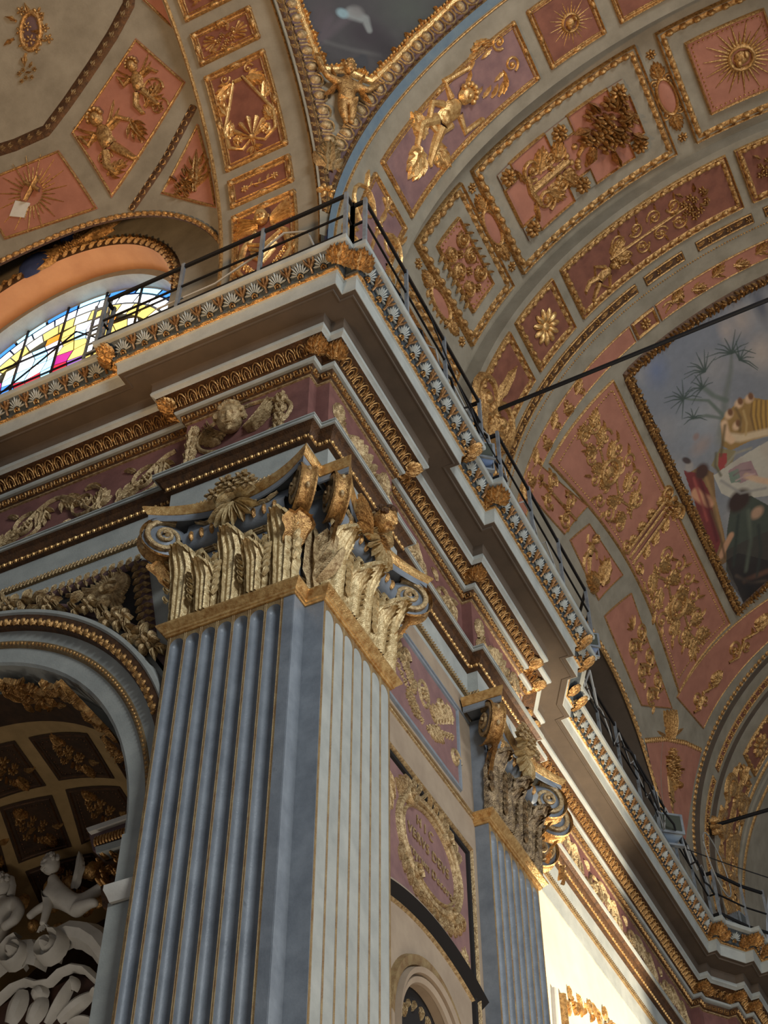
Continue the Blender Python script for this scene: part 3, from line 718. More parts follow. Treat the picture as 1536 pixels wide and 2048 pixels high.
    for s in (-1, 1):
        FF = lambda u, v, h=0: F(cx + s * u, v, h + .09)
        ridge(m, FF, [(.06, 11.30), (.18, 11.30), (.30, 11.36), (.40, 11.35), (.5, 11.41)], [.02, .016, .02, .014, .008], .035)
        for k in range(3): leaf(m, FF, .12 + k * .11, 11.32, .5 - .5 * (k % 2), .16, .03, .04, .4)
    m.build('vine', MT['palegold'], T)
    return T, cx, F
P1, c1, F1 = pilaster('pilaster', PlaneY(YF), -6.622, -5.197, .215, .215, 'broad fluted pilaster face left of the pier corner, with gilt composite capital and rosettes', .02, .125, (-5.9, 8.6, -1.6), None)
P2, c2, F2 = pilaster('pilaster', PlaneX(XF), 8.83, 10.283, .2, .2, 'narrow-looking fluted pilaster face right of the pier corner, capital with a cherub head', .02, .02, (-4.98, 9.5, -1.6), None)
P3, c3, F3 = pilaster('pilaster', PlaneX(XF), 12.853, 14.36, .2, .75, 'farther fluted pilaster beside the inscribed panel, with gilt capital in shade tones', .02, .02, (-4.98, 13.6, -1.6), ((1, 14.36 + EX1, EXH1), (1, 14.36 + EX2, EXH2)), lm='darkleaf')
# notch strip of the pier between the two faces
m = MB(); m.box(-5.197, -5.19, 8.62, 8.83, -1.6, ZT); m.build('notch_return', MT['stone'], P1)
m = MB(); m.box(-5.2, -4.979, 8.825, 8.831, -1.6, 11.45); m.build('corner_strip', MT['stone'], P2)
m = MB(); acanthus(m, Fr(PlaneY(8.82), -5.09, ZT + .12, -5.09, ZT + 1.0), 0, 0, pi / 2, 1.05, .5, .18); m.build('acanthus_leaf', MT['palegold'], P2)
# fleurons
def fleuron(F, cx, T, flowers=True):
    m = MB()
    for a in (-1.1, -.7, -.35, 0, .35, .7, 1.1): leaf(m, lambda u, v, h=0: F(cx + u, 11.33 + v, .2 + h), 0, .0, -pi / 2 + a, .34, .06, .10, 0, 3)
    m.build('leaf_tuft', MT['leafgold'], T); m = MB()
    for k in range(9): leaf(m, lambda u, v, h=0: F(cx + u, 11.46 + v, .22 + h), 0, 0, pi * (-.1 + 1.2 * k / 8), .25, .07, .12, .7, 2)
    m.build('leaf_tuft', MT['leafgold'], T)
    if flowers:
        for dx, dz in ((-.10, .20), (.10, .18), (-.22, .07), (.0, .08), (.2, .05)):
            m = MB(); flower(m, lambda u, v, h=0: F(cx + dx + u, 11.44 + dz + v * .9 - h * .5, .30 + h * .8), 0, 0, .115, 6, .09); m.build('rosette', MT['palegold'], T)
fleuron(F1, c1 + .06, P1); fleuron(F2, c2, P2, False); fleuron(F3, c3, P3)
m = MB(); hr = MB(); hf = lambda u, v, h=0: F2(c2 + u, v, h); hf.L = 1
head(m, hf, -.12, 11.50, .36, .15, .15, .55, hr); q = m.build('cherub_head', MT['gold'], P2); hr.build('hair', MT['dark'], q)
m = MB()
for s in (-1, 1):
    for k in range(5): leaf(m, hf, -.12 + s * .04, 11.36 - k * .03, pi / 2 - s * (1.0 + .22 * k), .42 - .03 * k, .06, .10, s * .5, 1, 6, base=.2)
m.build('cherub_wings', MT['gold'], P2)
# ================================================================== NAVE ARCHES AND VAULT (barrel along Y)
C1, C2, C3 = CylR(R1), CylR(R2), CylR(R3)
def rad(d, R): return radians(d) * R
def cylpatch(m, S, a0, a1, t0, t1, h=0, na=2, nt=40):
    m.grid([[S.P(lerp(a0, a1, i / na), lerp(t0, t1, j / nt), h) for i in range(na + 1)] for j in range(nt + 1)])
def riser(m, Sa, Sb, a, d0, d1, n=60):
    th = [lerp(d0, d1, j / n) for j in range(n + 1)]
    f = lambda S, d: S.P(a, rad(d, S.R) if d > 0 else d * .1, 0)
    m.grid([[f(Sa, d), f(Sb, d)] for d in th])
def sinst(name, me, par, S, a, t, ta, tt, sc=1):
    """instance on a surface, X axis along (ta,tt)"""
    e = .01; l = hypot(ta, tt) or 1; ta, tt = ta / l, tt / l
    p = Vector(S.P(a, t, 0)); X = (Vector(S.P(a + ta * e, t + tt * e, 0)) - p).normalized(); Zv = (Vector(S.P(a - tt * e, t + ta * e, 0)) - p).normalized()
    Y = Zv.cross(X).normalized(); N = Vector(S.P(a, t, .01)) - p
    if Y.dot(N) > 0: Y = -Y
    return inst(name, me, par, tuple(p), (tuple(X), tuple(Y), tuple(Zv)), sc)
def srun(name, me, par, S, pts, sp, sc=1, closed=False):
    p = subdiv(pts, sp / 6, closed); acc = sp / 2; 
    for i in range(len(p) - 1):
        a, b = p[i], p[i + 1]; l = hypot(b[0] - a[0], b[1] - a[1])
        acc += l
        if acc >= sp: acc -= sp; sinst(name, me, par, S, a[0], a[1], b[0] - a[0], b[1] - a[1], sc)
u1 = Unit(1)
def mks(fn, name, mt): m = MB(); fn(m); return m.mesh(name, mt, z0=0)
ME['ring'] = mks(lambda m: (ridge(m, u1, [(.045 * cos(a), .045 * sin(a)) for a in [k * pi / 4 for k in range(8)]], .014, .03, True), dome(m, u1, 0, 0, .018, .018, .03, n=6)), 'ring_bead', MT['dark'])
ME['ring'].materials.clear(); ME['ring'].materials.append(MT['gold'])
ME['bigegg'] = mks(lambda m: (dome(m, u1, 0, 0, .055, .075, .07, n=10), ridge(m, u1, [(-.08, .07), (-.085, -.03), (-.05, -.085), (0, -.1), (.05, -.085), (.085, -.03), (.08, .07)], .014, .04)), 'egg', MT['palegold'])
ME['leafb'] = mks(lambda m: (leaf(m, u1, -.06, 0, 0, .14, .05, .05, 0, 2, 5), leaf(m, u1, -.04, 0, .7, .09, .03, .04, 0, 2, 4), leaf(m, u1, -.04, 0, -.7, .09, .03, .04, 0, 2, 4)), 'leaf', MT['palegold'])
ME['smallbead'] = mks(lambda m: dome(m, u1, 0, 0, .03, .016, .02, n=6), 'small_bead', MT['gold'])
TOP = 125
def tt(S, p): return S.hit(*p)[1]
def rect(a0, a1, t0, t1): return [(a0, t0), (a1, t0), (a1, t1), (a0, t1)]
# ---- ring 1
A1 = thing('arch', (-4.9, 9.4, 14.8), 'front nave arch band springing from the pier corner, with gilt putto and sunburst panels', 'arch', 'nave arch bands')
m = MB(); cylpatch(m, C1, 8.60, 10.3, -1.5, rad(TOP, R1), 0, 4, 70); m.build('soffit', MT['vaultgrey'], A1)
m = MB(); cylpatch(m, C1, 8.52, 8.66, -1.5, rad(TOP, R1), .008, 1, 60); m.build('blue_border', MT['bluegrey'], A1)
m = MB(); ridge(m, SF(C1), [(8.70, lerp(-1.5, rad(TOP, R1), k / 90)) for k in range(91)], .02, .025); m.build('gilt_line', MT['gold'], A1)
m = MB(); riser(m, C1, C2, 10.3, -15, TOP); m.build('step', MT['vaultgrey'], A1)
def r_fig(m):
    F = px(C1, (806, 325), (935, 190)); 
    putto(m, Fr(C1, F.S.hit(835, 300)[0], F.S.hit(835, 300)[1], *C1.hit(945, 175)), 1, False, [[(-.1, .7), (-.28, .72), (-.2, 1.05)], [(.1, .7), (.3, .66), (.34, .92)]], [[(-.05, .42), (-.16, .2), (-.05, .02)], [(.05, .42), (.12, .24), (.2, .06)]])
    G = Fr(C1, *C1.hit(830, 330), *C1.hit(1005, 110))
    for s in (-1, 1):
        for k in range(7): a = .15 + k * .2; leaf(m, G, s * .2 * sin(a * 1.6), .62 + .30 * sin(a), a + 1.2 if s > 0 else 2 - a, .1, .03, .05, .5)
    acanthus(m, G, 0, .12, -pi / 2, .25, .3, .07); acanthus(m, G, -.05, .2, pi, .2, .25, .06); acanthus(m, G, .05, .2, .2, .2, .25, .06)
    ridge(m, G, [(-.08, .45), (-.16, .38), (-.1, .28), (.02, .3), (.06, .42)], .03, .06)
    for s in (-1, 1): spiral(m, G, s * .09, 1.02, 0, .05, 1.5, s, .012, .04); leaf(m, G, s * .09, .95, -pi / 2, .1, .03, .04)
def sunburst(S, p, r, n=26, core=True):
    def f(m):
        a, t = S.hit(*p); F = Fr(S, a, t, a, t + 1)
        for k in range(n):
            b = 2 * pi * k / n; L = r * (1 if k % 2 else .72); ridge(m, F, [(cos(b) * r * .3, sin(b) * r * .3), (cos(b) * L, sin(b) * L)], [.02 * r / .4, .004], [.03, .01])
        ridge(m, F, [(cos(b) * r * .32, sin(b) * r * .32) for b in [2 * pi * k / 16 for k in range(16)]], r * .07, .06, True)
        dome(m, F, 0, 0, r * .2, r * .22, .09); dome(m, F, -.03, .08, r * .12, r * .1, .12); dome(m, F, .1 * r, -.1 * r, r * .12, r * .1, .12)
    return f
p1 = [(-.9, tt(C1, (746, 339)), lambda m: arabesque(m, Fr(C1, 9.55, .1, 9.55, tt(C1, (746, 339)) - .15), .42, 2, .05)),
      (tt(C1, (758.2, 321.6)), tt(C1, (1029, 41.7)), r_fig), (tt(C1, (1051.2, 23.4)), tt(C1, (1211.5, 60)), sunburst(C1, (1140, 45), .42))]
e = tt(C1, (1240, 47)); p1 += [(e, e + 2.0, None), (e + 2.25, e + 4.0, None)]
for i, (t0, t1, rf) in enumerate(p1):
    panel(A1, C1, rect(9.035, 10.07, t0, t1), MT['mauve' if i < 2 else 'dpink'], 'double', .085, .05, rf, MT['brightgold'] if i < 2 else MT['gold'], ns=16)
# ---- ring 2
A2 = thing('arch', (-4.9, 11.7, 14.8), 'deep-set middle nave arch band with large framed salmon panels and rosettes', 'arch', 'nave arch bands')
m = MB(); cylpatch(m, C2, 10.3, 12.95, -1.5, rad(TOP, R2), 0, 4, 70); m.build('soffit', MT['vaultgrey'], A2)
s0 = tt(C2, (832, 491.4)); s1 = tt(C2, (917.9, 369)); b0 = tt(C2, (941.3, 339)); b1 = tt(C2, (1266.2, 92.4)); n0 = tt(C2, (1311, 62.5))
class Raise:
    def __init__(s, S, r): s.S = S; s.r = r; s.R = S.R
    def P(s, a, t, h=0): return s.S.P(a, t, h + s.r)
    def hit(s, u, v): return s.S.hit(u, v)
C2R = Raise(C2, .055)
YA, YB = 10.70, 12.76
def double_panel(par, t0, t1, kind):
    q = panel(par, C2, rect(YA, YB, t0, t1), MT['vaultgrey'], 'bead', .14, .09, None, ns=18, gh=.03)
    d = .36; F = SF(C2); A, B, a, b = YA + d, YB - d, t0 + d, t1 - d
    m = MB(); 
    qpatch(m, C2, rect(A, B, a, b), .05, 6, 16); m.build('inner_ground', MT['pink'], q)
    f = MB(); 
    if kind == 'notched':
        n_ = .3; mid = (a + b) / 2
        poly = [(A + n_, a), (B - n_, a), (B - n_, a + n_), (B, a + n_), (B, mid - n_ * .8), (B - n_, mid - n_ * .8), (B - n_, mid + n_ * .8), (B, mid + n_ * .8), (B, b - n_), (B - n_, b - n_), (B - n_, b), (A + n_, b), (A + n_, b - n_), (A, b - n_), (A, mid + n_ * .8), (A + n_, mid + n_ * .8), (A + n_, mid - n_ * .8), (A, mid - n_ * .8), (A, a + n_), (A + n_, a + n_)]
        for (x, y) in ((A, a), (B, a), (A, b), (B, b), (A, mid), (B, mid)):
            sx = 1 if x == A else -1; sy = 0 if y == mid else (1 if y == a else -1)
            g = MB(); hx = n_; y0_, y1_ = (y - n_ * .8, y + n_ * .8) if sy == 0 else ((y, y + n_) if sy > 0 else (y - n_, y))
            x0_, x1_ = (x, x + n_) if sx > 0 else (x - n_, x)
            qpatch(g, C2, rect(x0_, x1_, y0_, y1_), .065, 2, 3); g.build('corner_square', MT['vaultgrey'], q)
            g = MB(); flower(g, SF(C2), (x0_ + x1_) / 2, (y0_ + y1_) / 2, .15, 9, .13, .06); g.build('rosette', MT['gold'] , q)
        ridge(f, F, subdiv(poly, .14, True), .022, .10, True)
    else:
        ridge(f, F, subdiv(rect(A, B, a, b), .14, True), .03, .10, True); dashes(f, F, rect(A + .07, B - .07, a + .07, b - .07), .02, .08, .08, .7)
    f.build('inner_frame', MT['gold'], q)
    r = MB()
    if kind == 'notched':
        ca = (A + B) / 2; F2_ = Fr(C2R, ca, a + .25, ca, b - .35)
        rr = random.Random(4)
        bouquet(r, Fr(C2R, *C2.hit(1212, 250), *C2.hit(1240, 200)), 1.1, 22, 2, 0.5)
        putto(r, Fr(C2R, *C2.hit(1150, 315), *C2.hit(1225, 250)), 3, False, [[(-.1, .7), (-.4, .8), (-.1, 1.1)], [(.1, .7), (.45, .72), (.2, 1.1)]])
        for s in (-1, 1):
            spiral(r, F2_, s * .15, .18, 0, .085, 1.6, s, .02, .05); spiral(r, F2_, s * .13, .36, pi, .06, 1.5, -s, .018, .05)
            acanthus(r, F2_, s * .08, .22, pi / 2 - s * .9, .22, .2, .06); acanthus(r, F2_, s * .05, .42, pi / 2 - s * 1.2, .2, .2, .06); leaf(r, F2_, s * .1, .08, pi / 2 - s * 1.8, .16, .04, .05)
        ridge(r, F2_, [(-.14, .12), (0, .09), (.14, .12)], .03, .06); ridge(r, F2_, [(0, .1), (0, .5)], .035, .06)
        for k in range(16): dome(r, F2_, rr.uniform(-.12, .12), rr.uniform(.3, .62), .03, .03, .06, n=6)
    elif kind == 'scroll':
        G0 = Fr(C2R, A + .1, (a + b) / 2, B - .1, (a + b) / 2); G = lambda u, v, h=0: G0(v, u, h)
        for k in range(3):
            for s in (-1, 1): spiral(r, G, .17 + k * .3, s * .0 + .5 * 0 + s * .16, s * pi / 2, .12, 1.5, s * (1 if k % 2 else -1), .028, .07); acanthus(r, G, .08 + k * .3, s * .1, s * .8, .26, .2, .07, -s)
            flower(r, G, .3 + k * .3, 0, .07, 6, .09)
        for k in range(7):
            for s in (-1, 1): leaf(r, G, .05 + k * .14, s * .3, s * 1.2, .14, .04, .05, .5)
        G2 = Fr(C2R, (A + B) / 2, a + .05, (A + B) / 2, b - .05)
    else: sunburst(C2R, (1482, 112), .62, 30)(r)
    r.build('relief', MT['gold'], q)
# the 'v' axis of these reliefs runs along the arch
double_panel(A2, -.9, tt(C2, (813.7, 570.8)) - .0, 'plain2' if False else 'scroll')
double_panel(A2, s0, s1, 'scroll'); double_panel(A2, b0, b1, 'notched'); double_panel(A2, n0, n0 + 2.0, 'sun')
for (pc, dp) in (((984, 456), (930, 340)), ((880, 607), (830, 500)), ((1334, 193), (1290, 90))):
    m = MB(); a, t = C2.hit(*pc); F = Fr(C2, a, t, a + 1, t)
    ov = [(.33 * cos(k * pi / 12), .15 * sin(k * pi / 12)) for k in range(24)]
    ridge(m, F, [(p[1], p[0]) for p in ov], .03, .06, True)
    for s in (-1, 1):
        acanthus(m, F, 0, s * .34, s * pi / 2, .34, .3, .07); spiral(m, F, .12, s * .3, 0, .07, 1.3, s, .02, .05); spiral(m, F, -.12, s * .3, pi, .07, 1.3, -s, .02, .05); flower(m, F, 0, s * .8, .09, 7, .07)
        for k in range(4): leaf(m, F, s * .16, -.2 + k * .13, 0 if s > 0 else pi, .1, .04, .04)
    o = m.build('cartouche', MT['gold'], A2); g = MB(); dome(g, F, 0, 0, .13, .31, .03, n=20); g.build('oval_ground', MT['pink'], o)
# ---- ring 3
A3 = thing('arch', (-4.9, 13.8, 14.8), 'third nave arch band with a daisy rosette panel and rust red scroll panels', 'arch', 'nave arch bands')
m = MB(); riser(m, C2, C3, 12.95, -15, TOP); m.build('step', MT['vaultgrey'], A3)
m = MB(); cylpatch(m, C3, 12.95, 14.74, -1.5, rad(TOP, R3), 0, 4, 70); m.build('soffit', MT['vaultgrey'], A3)
q0 = tt(C3, (1017.2, 666.9)); q1 = tt(C3, (1030.3, 647.4)); q2 = tt(C3, (1101.9, 558.9)); q3 = tt(C3, (1120.1, 539.3)); q4 = tt(C3, (1449.9, 316.6)); q5 = tt(C3, (1471.4, 303.9))
ya, yb = 13.10, 14.15; ym = (ya + yb) / 2
def r_low(m):
    F = Fr(C3, ym, .3, ym, q0 - .2)
    for s in (-1, 1): spiral(m, F, s * .1, .62, -pi / 2, .15, 1.6, s, .03, .07); acanthus(m, F, 0, .3, pi / 2 - s * .7, .4, .3, .07, s)
    leaf(m, F, 0, .7, pi / 2, .3, .07, .07); flower(m, F, 0, .15, .12, 6, .1)
def r_daisy(m):
    a, t = C3.hit(1090, 653); F = Fr(C3, a, t, a, t + 1)
    for k in range(11): b = 2 * pi * k / 11; dome(m, F, cos(b) * .2, sin(b) * .2, .125, .055, .07, b, 10, .03)
    dome(m, F, 0, 0, .09, .09, .05, base=.02)
def r_long(m):
    F = Fr(C3, ym, q3 + .2, ym, q4 - .3)
    putto(m, Fr(C3, *C3.hit(1168, 590), *C3.hit(1235, 520)), 5, False, [[(-.1, .7), (-.3, .5), (-.1, .4)], [(.1, .7), (.35, .55), (.1, .4)]])
    for k in range(4):
        for s in (-1, 1):
            spiral(m, F, s * .06, .34 + k * .13, pi / 2 * s, .045, 1.5, s * (-1)**k, .010, .03); leaf(m, F, s * .03, .3 + k * .13, pi / 2 - s * .8, .1, .02, .03, s * .8); leaf(m, F, s * .08, .36 + k * .13, pi / 2 - s * 1.4, .06, .016, .03)
    acanthus(m, F, 0, .26, pi / 2 - .5, .15, .12, .04); acanthus(m, F, 0, .26, pi / 2 + .5, .15, .12, .04); ridge(m, F, [(0, .25), (.01, .5), (0, .8)], .01, .03)
    bouquet(m, Fr(C3, ym, q4 - .75, ym, q4 + .25), .28, 16, 5, .1)
for t0, t1, rf, mt_ in ((-.9, q0, r_low, 'dpink'), (q1, q2, r_daisy, 'dpink'), (q3, q4, r_long, 'dpink'), (q5, q5 + 1.1, lambda m: bouquet(m, Fr(C3, ym, q5 + .45, ym, q5 + 1.45), .25, 14, 8, .1), 'dpink'), (q5 + 1.35, q5 + 5, None, 'dpink')):
    panel(A3, C3, rect(ya, yb, t0, t1), MT[mt_], 'bead', .11, .06, rf, MT['brightgold'] if rf is r_daisy else MT['gold'], ns=16)
for d0, d1 in ((-9, 60.5), (62.3, 70.6), (73.2, 84), (86, 100)):
    t0 = rad(d0, R3) if d0 > 0 else -.8; t1 = rad(d1, R3)
    def garl(m, t0=t0, t1=t1):
        n = int((t1 - t0) / .17)
        for k in range(n): t = t0 + (k + .5) * (t1 - t0) / n; flower(m, SF(C3), 14.44, t, .06, 5, .06) if k % 2 else leaf(m, SF(C3), 14.44, t - .07, pi / 2 + .2, .17, .05, .05)
    panel(A3, C3, rect(14.34, 14.55, t0, t1), MT['dark'], 'plain', .04, .03, garl, ns=20, name='garland_panel')
m = MB()
for k in range(220): t = -.6 + k * .052; dome(m, SF(C3), 14.66, t, .018, .02, .02, n=5)
m.build('bead_row', MT['gold'], A3, kind='stuff')
# ---- the nave vault with its side lunette
def lun_t(y):
    d = abs(y - 18.9) / 3.22
    if d >= 1: return None
    z = 15.5 + 2.0 * sqrt(1 - d * d); return math.asin((z - ZC) / R3) * R3 if z > ZC else z - ZC
m = MB(); ys = [14.74, 15.2, 15.66] + [15.69 + 6.42 * k / 40 for k in range(41)] + [22.13, 22.6, 23.4, 24.2]; rows = []
for y in ys:
    lt = lun_t(y); t0 = lt if lt is not None else -1.5; rows.append([C3.P(y, lerp(t0, rad(TOP, R3), (j / 60)), 0) for j in range(61)])
m.grid(rows); ceil = struct('ceiling', m, MT['vaultgrey'])
lp = [(18.9 - 3.2 * cos(pi * k / 40), lun_t(18.9 - 3.2 * cos(pi * k / 40))) for k in range(41)]
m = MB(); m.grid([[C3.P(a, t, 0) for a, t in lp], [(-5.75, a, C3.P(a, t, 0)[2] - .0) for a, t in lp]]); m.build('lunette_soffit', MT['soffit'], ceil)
m = MB(); m.add([(-5.75, 15.4, 14.7), (-5.75, 22.4, 14.7), (-5.75, 22.4, 18), (-5.75, 15.4, 18)], [(0, 1, 2, 3)]); lw = m.build('lunette_wall', MT['vaultgrey'], ceil)
m = MB(); FX_ = SF(PlaneX(-5.75)); 
for sc_ in (.86, .78): ridge(m, FX_, [(18.9 - 3.2 * sc_ * cos(pi * k / 30), 15.3 + 2.0 * sc_ * sin(pi * k / 30)) for k in range(31)], .04, .05)
m.build('frame', MT['palegold'], lw)
srun('ring_bead', ME['ring'], ceil, C3, [(a + (0.08 if a > 18.9 else -.08) * abs(cos(pi * k / 40)), t + .08 * sin(pi * k / 40)) for k, (a, t) in enumerate(lp)], .125)
m = MB(); ridge(m, SF(C3), lp, .025, .04); m.build('lunette_edge', MT['gold'], ceil)
# pink strip with cherubs nearest the painting
t83 = rad(96, R3); sq0 = tt(C3, (1258, 652)); sq1 = tt(C3, (1313, 620))
def r_strip1(m):
    F = SF(C3)
    for k in range(9): t = .6 + k * .42; acanthus(m, F, 15.16, t, pi / 2 + .4 * (-1)**k, .34, .22, .05, .5 * (-1)**k); spiral(m, F, 15.16 + .07 * (-1)**k, t + .15, 0, .07, 1.4, (-1)**k, .015, .04)
def r_strip1b(m):
    F = SF(C3)
    for k in range(5): t = sq1 + .3 + k * .42; acanthus(m, F, 15.16, t, pi / 2 + .3 * (-1)**k, .34, .2, .05, .4 * (-1)**k); leaf(m, F, 15.16, t + .1, pi / 2 - .8, .2, .04, .05)
    putto(m, Fr(C3, 15.12, sq1 + .1, 15.16, sq1 + .55), 9, True)
panel(ceil, C3, rect(14.97, 15.35, -.8, sq0), MT['pink'], 'plain', .03, .03, r_strip1, ns=26)
panel(ceil, C3, rect(14.97, 15.35, sq0 + .03, sq1 - .03), MT['dpink'], 'plain', .07, .05, lambda m: flower(m, SF(C3), 15.16, (sq0 + sq1) / 2, .12, 8, .08), ns=6)
panel(ceil, C3, rect(14.97, 15.35, sq1, rad(86, R3)), MT['pink'], 'plain', .03, .03, r_strip1b, ns=20)
# big pink side panel
top = rad(48.6, R3); N = 30; low = [(15.50 + 6.75 * k / N, rad(lerp(26.9, 28.2, k / N) + 5.2 * sin(pi * k / N), R3)) for k in range(N + 1)]
m = MB(); m.grid([[C3.P(lerp(a, 15.62 + 6.9 * k / N, j / 10), lerp(t, top, j / 10), .012) for j in range(11)] for k, (a, t) in enumerate(low)]); bp = m.build('panel', MT['pink'], ceil)
poly = low + [(22.52, top), (15.62, top)]
f = MB(); ridge(f, SF(C3), subdiv(inset(poly, 0) if False else poly, .15, True), .025, .04, True); pin = low[1:-1]
ip = [(a, t + .12) for a, t in low[1:-1]] + [(22.38, top - .1), (15.76, top - .1)]
dashes(f, SF(C3), ip, .03, .03, .07, .8); f.build('frame', MT['gold'], bp)
def hang(m, y0, y1, seed):
    r = random.Random(seed); F = Fr(C3, y0, rad(38.5, R3), y1, rad(39.5, R3))
    ridge(m, F, [(.0, .02), (.04, .1), (-.03, .25), (.03, .4), (-.02, .6), (.03, .8), (0, .97)], .015, .03)
    for k in range(6):
        v = .09 + k * .165; w_ = .17 * sin(pi * min(v + .12, .95)) + .03; g = (-1)**k
        for s in (-1, 1):
            spiral(m, F, s * w_, v, r.uniform(0, 6), .055 + .012 * r.random(), 1.2, s, .015, .035); acanthus(m, F, s * w_ * .25, v - .02, pi / 2 - s * r.uniform(.7, 1.3), .17, .15, .04, s * .8)
            leaf(m, F, s * w_ * 1.1, v + .04, pi / 2 - s * r.uniform(.2, 1.4), .10, .026, .04, .6)
            flower(m, F, s * w_ * .7, v + .075, .030, 5, .04)
        flower(m, F, .02 * g, v, .042 + .014 * r.random(), 6, .045)
    ridge(m, F, [(.10 * cos(b), .5 + .085 * sin(b)) for b in [k * pi / 8 for k in range(16)]], .02, .06, True); dome(m, F, 0, .5, .055, .05, .06)
    for s in (-1, 1): putto(m, Fr(C3, *_af(F, s * .09, .42), *_af(F, s * .05, .55)), seed, False)
def _af(F, u, v): return (F.a0 + (u * F.ud[0] + v * F.vd[0]) * F.L, F.s0 + (u * F.ud[1] + v * F.vd[1]) * F.L)
for y0, y1, sd in ((18.25, 15.75, 1), (19.45, 22.2, 2)):
    m = MB(); hang(m, y0, y1, sd); m.build('hanging_relief', MT['gold'], bp)
m = MB(); F = Fr(C3, 18.85, rad(33.5, R3), 18.85, rad(50.5, R3))   # bar and bracket in the middle of the panel
for u in (-.12, -.04, .06): ridge(m, F, [(u, .0), (u, .95)], .02, .03)
for k in range(8): acanthus(m, F, .2 * (1 if k % 2 else -1), .1 + .1 * k, pi / 2 + (.6 if k % 2 else -.6), .2, .16, .05)
for s in (-1, 1): spiral(m, F, s * .16, .9, 0, .1, 1.5, s, .03, .06); spiral(m, F, s * .2, .05, 0, .08, 1.5, s, .02, .05)
bouquet(m, Fr(C3, 18.85, top - .1, 18.85, top + .9), .2, 12, 4, .12); m.build('bracket_relief', MT['gold'], bp)
# lower pink panels above the lunette
def pxp(S, pts): return [S.hit(*p) for p in pts]
def r_scr(p0, p1, seed, hw=.3, n=3):
    def f(m): arabesque(m, px(C3, p0, p1), hw, n, .06, seed, .026)
    return f
panel(ceil, C3, pxp(C3, [(1072, 922), (1176, 1012), (1128, 1070), (1042, 972)]), MT['pink'], 'plain', .03, .03, r_scr((1150, 1040), (1080, 962), 3, .26, 2), ns=6)
def r_ch(m):
    putto(m, px(C3, (1165, 1140), (1190, 1072)), 4, False); acanthus(m, px(C3, (1200, 1170), (1215, 1115)), 0, 0, pi / 2, 1, .9, .2); acanthus(m, px(C3, (1195, 1175), (1170, 1150)), 0, 0, pi / 2, 1, .9, .2)
    for k in range(4): leaf(m, px(C3, (1205, 1150), (1215, 1110)), 0, 0, .5 + k * .6, .9, .15, .15, .6)
panel(ceil, C3, pxp(C3, [(1138, 1080), (1178, 1046), (1246, 1150), (1196, 1202)]), MT['pink'], 'plain', .03, .03, r_ch, ns=6)
def r_palm(m):
    F = px(C3, (1318, 1412), (1262, 1250))
    for k in range(3):
        v = .1 + k * .3
        for s in (-1, 1): spiral(m, F, s * .11, v + .12, -pi / 2, .085, 1.5, s, .025, .05); leaf(m, F, s * .1, v, pi / 2 - s * 1.9, .1, .03, .04)
        shell(m, F, 0, v, pi / 2, .13, 5, 1.8, .05); ridge(m, F, [(.1, v), (.0, v + .12), (-.1, v + .2)], .022, .05)
    for k in range(5): leaf(m, F, 0, .95, pi / 2 + (k - 2) * .45, .14, .03, .04)
panel(ceil, C3, pxp(C3, [(1207, 1232), (1262, 1185), (1344, 1418), (1282, 1412)]), MT['pink'], 'plain', .03, .03, r_palm, ns=8)
c = pxp(C3, [(1352, 1395), (1406, 1458), (1536, 1292), (1536, 1236)]); ex = (c[2][0] + .1, rad(88, R3)); 
def r_s2(m):
    for (p0, p1, sd) in (((1385, 1425), (1440, 1345), 1), ((1456, 1325), (1536, 1230), 2)):
        F = px(C3, p0, p1)
        ridge(m, F, [(0, 0), (.12, .2), (-.05, .45), (.08, .7), (0, 1)], .03, .06); acanthus(m, F, 0, .7, pi / 2, .35, .5, .1); spiral(m, F, -.1, .2, 0, .13, 1.4, 1, .03, .06); spiral(m, F, .12, .42, 0, .09, 1.4, -1, .025, .05)
        for k in range(6): leaf(m, F, .05 * (-1)**k, .12 + k * .12, pi / 2 + (-1)**k * 1.0, .16, .05, .06, .5)
panel(ceil, C3, [c[0], c[1], ex, (c[3][0] + .05, rad(88, R3))], MT['pink'], 'plain', .03, .03, r_s2, ns=18)
# spandrel with the flower basket
arc_ = [(1290, 1482), (1330, 1478), (1370, 1486), (1404, 1502)]
m = MB(); L_ = [(1290, 1482), (1302, 1540), (1322, 1600), (1345, 1660)]; Rr_ = [(1402, 1502), (1388, 1560), (1378, 1620), (1370, 1680)]
rows = []
for i in range(13):
    t = i / 12 * 3; k = min(int(t), 2); f_ = t - k
    l = (lerp(L_[k][0], L_[k + 1][0], f_), lerp(L_[k][1], L_[k + 1][1], f_)); r = (lerp(Rr_[k][0], Rr_[k + 1][0], f_), lerp(Rr_[k][1], Rr_[k + 1][1], f_))
    rows.append([C3.P(*C3.hit(lerp(l[0], r[0], j / 6), lerp(l[1], r[1], j / 6) - (12 * sin(pi * j / 6) if i == 0 else 0)), .014) for j in range(7)])
m.grid(rows); sp_ = m.build('panel', MT['pink'], ceil)
m = MB(); F = px(C3, (1343, 1620), (1343, 1500))
for s in range(5): u = (s - 2) * .06; ridge(m, F, [(u * .5, .15), (u, .55)], [.03, .035], .05)
ridge(m, F, [(-.2, .62), (0, .56), (.2, .62)], .04, .07); ridge(m, F, [(-.12, .2), (.12, .2)], .03, .07); dome(m, F, 0, .08, .07, .08, .06); dome(m, F, 0, -.05, .04, .08, .05)
m.build('urn_relief', MT['gold'], sp_); m = MB(); bouquet(m, px(C3, (1343, 1535), (1343, 1490)), .75, 22, 6, .3); m.build('flower_relief', MT['gold'], sp_)
srun('ring_bead', ME['ring'], ceil, C3, pxp(C3, arc_), .12)
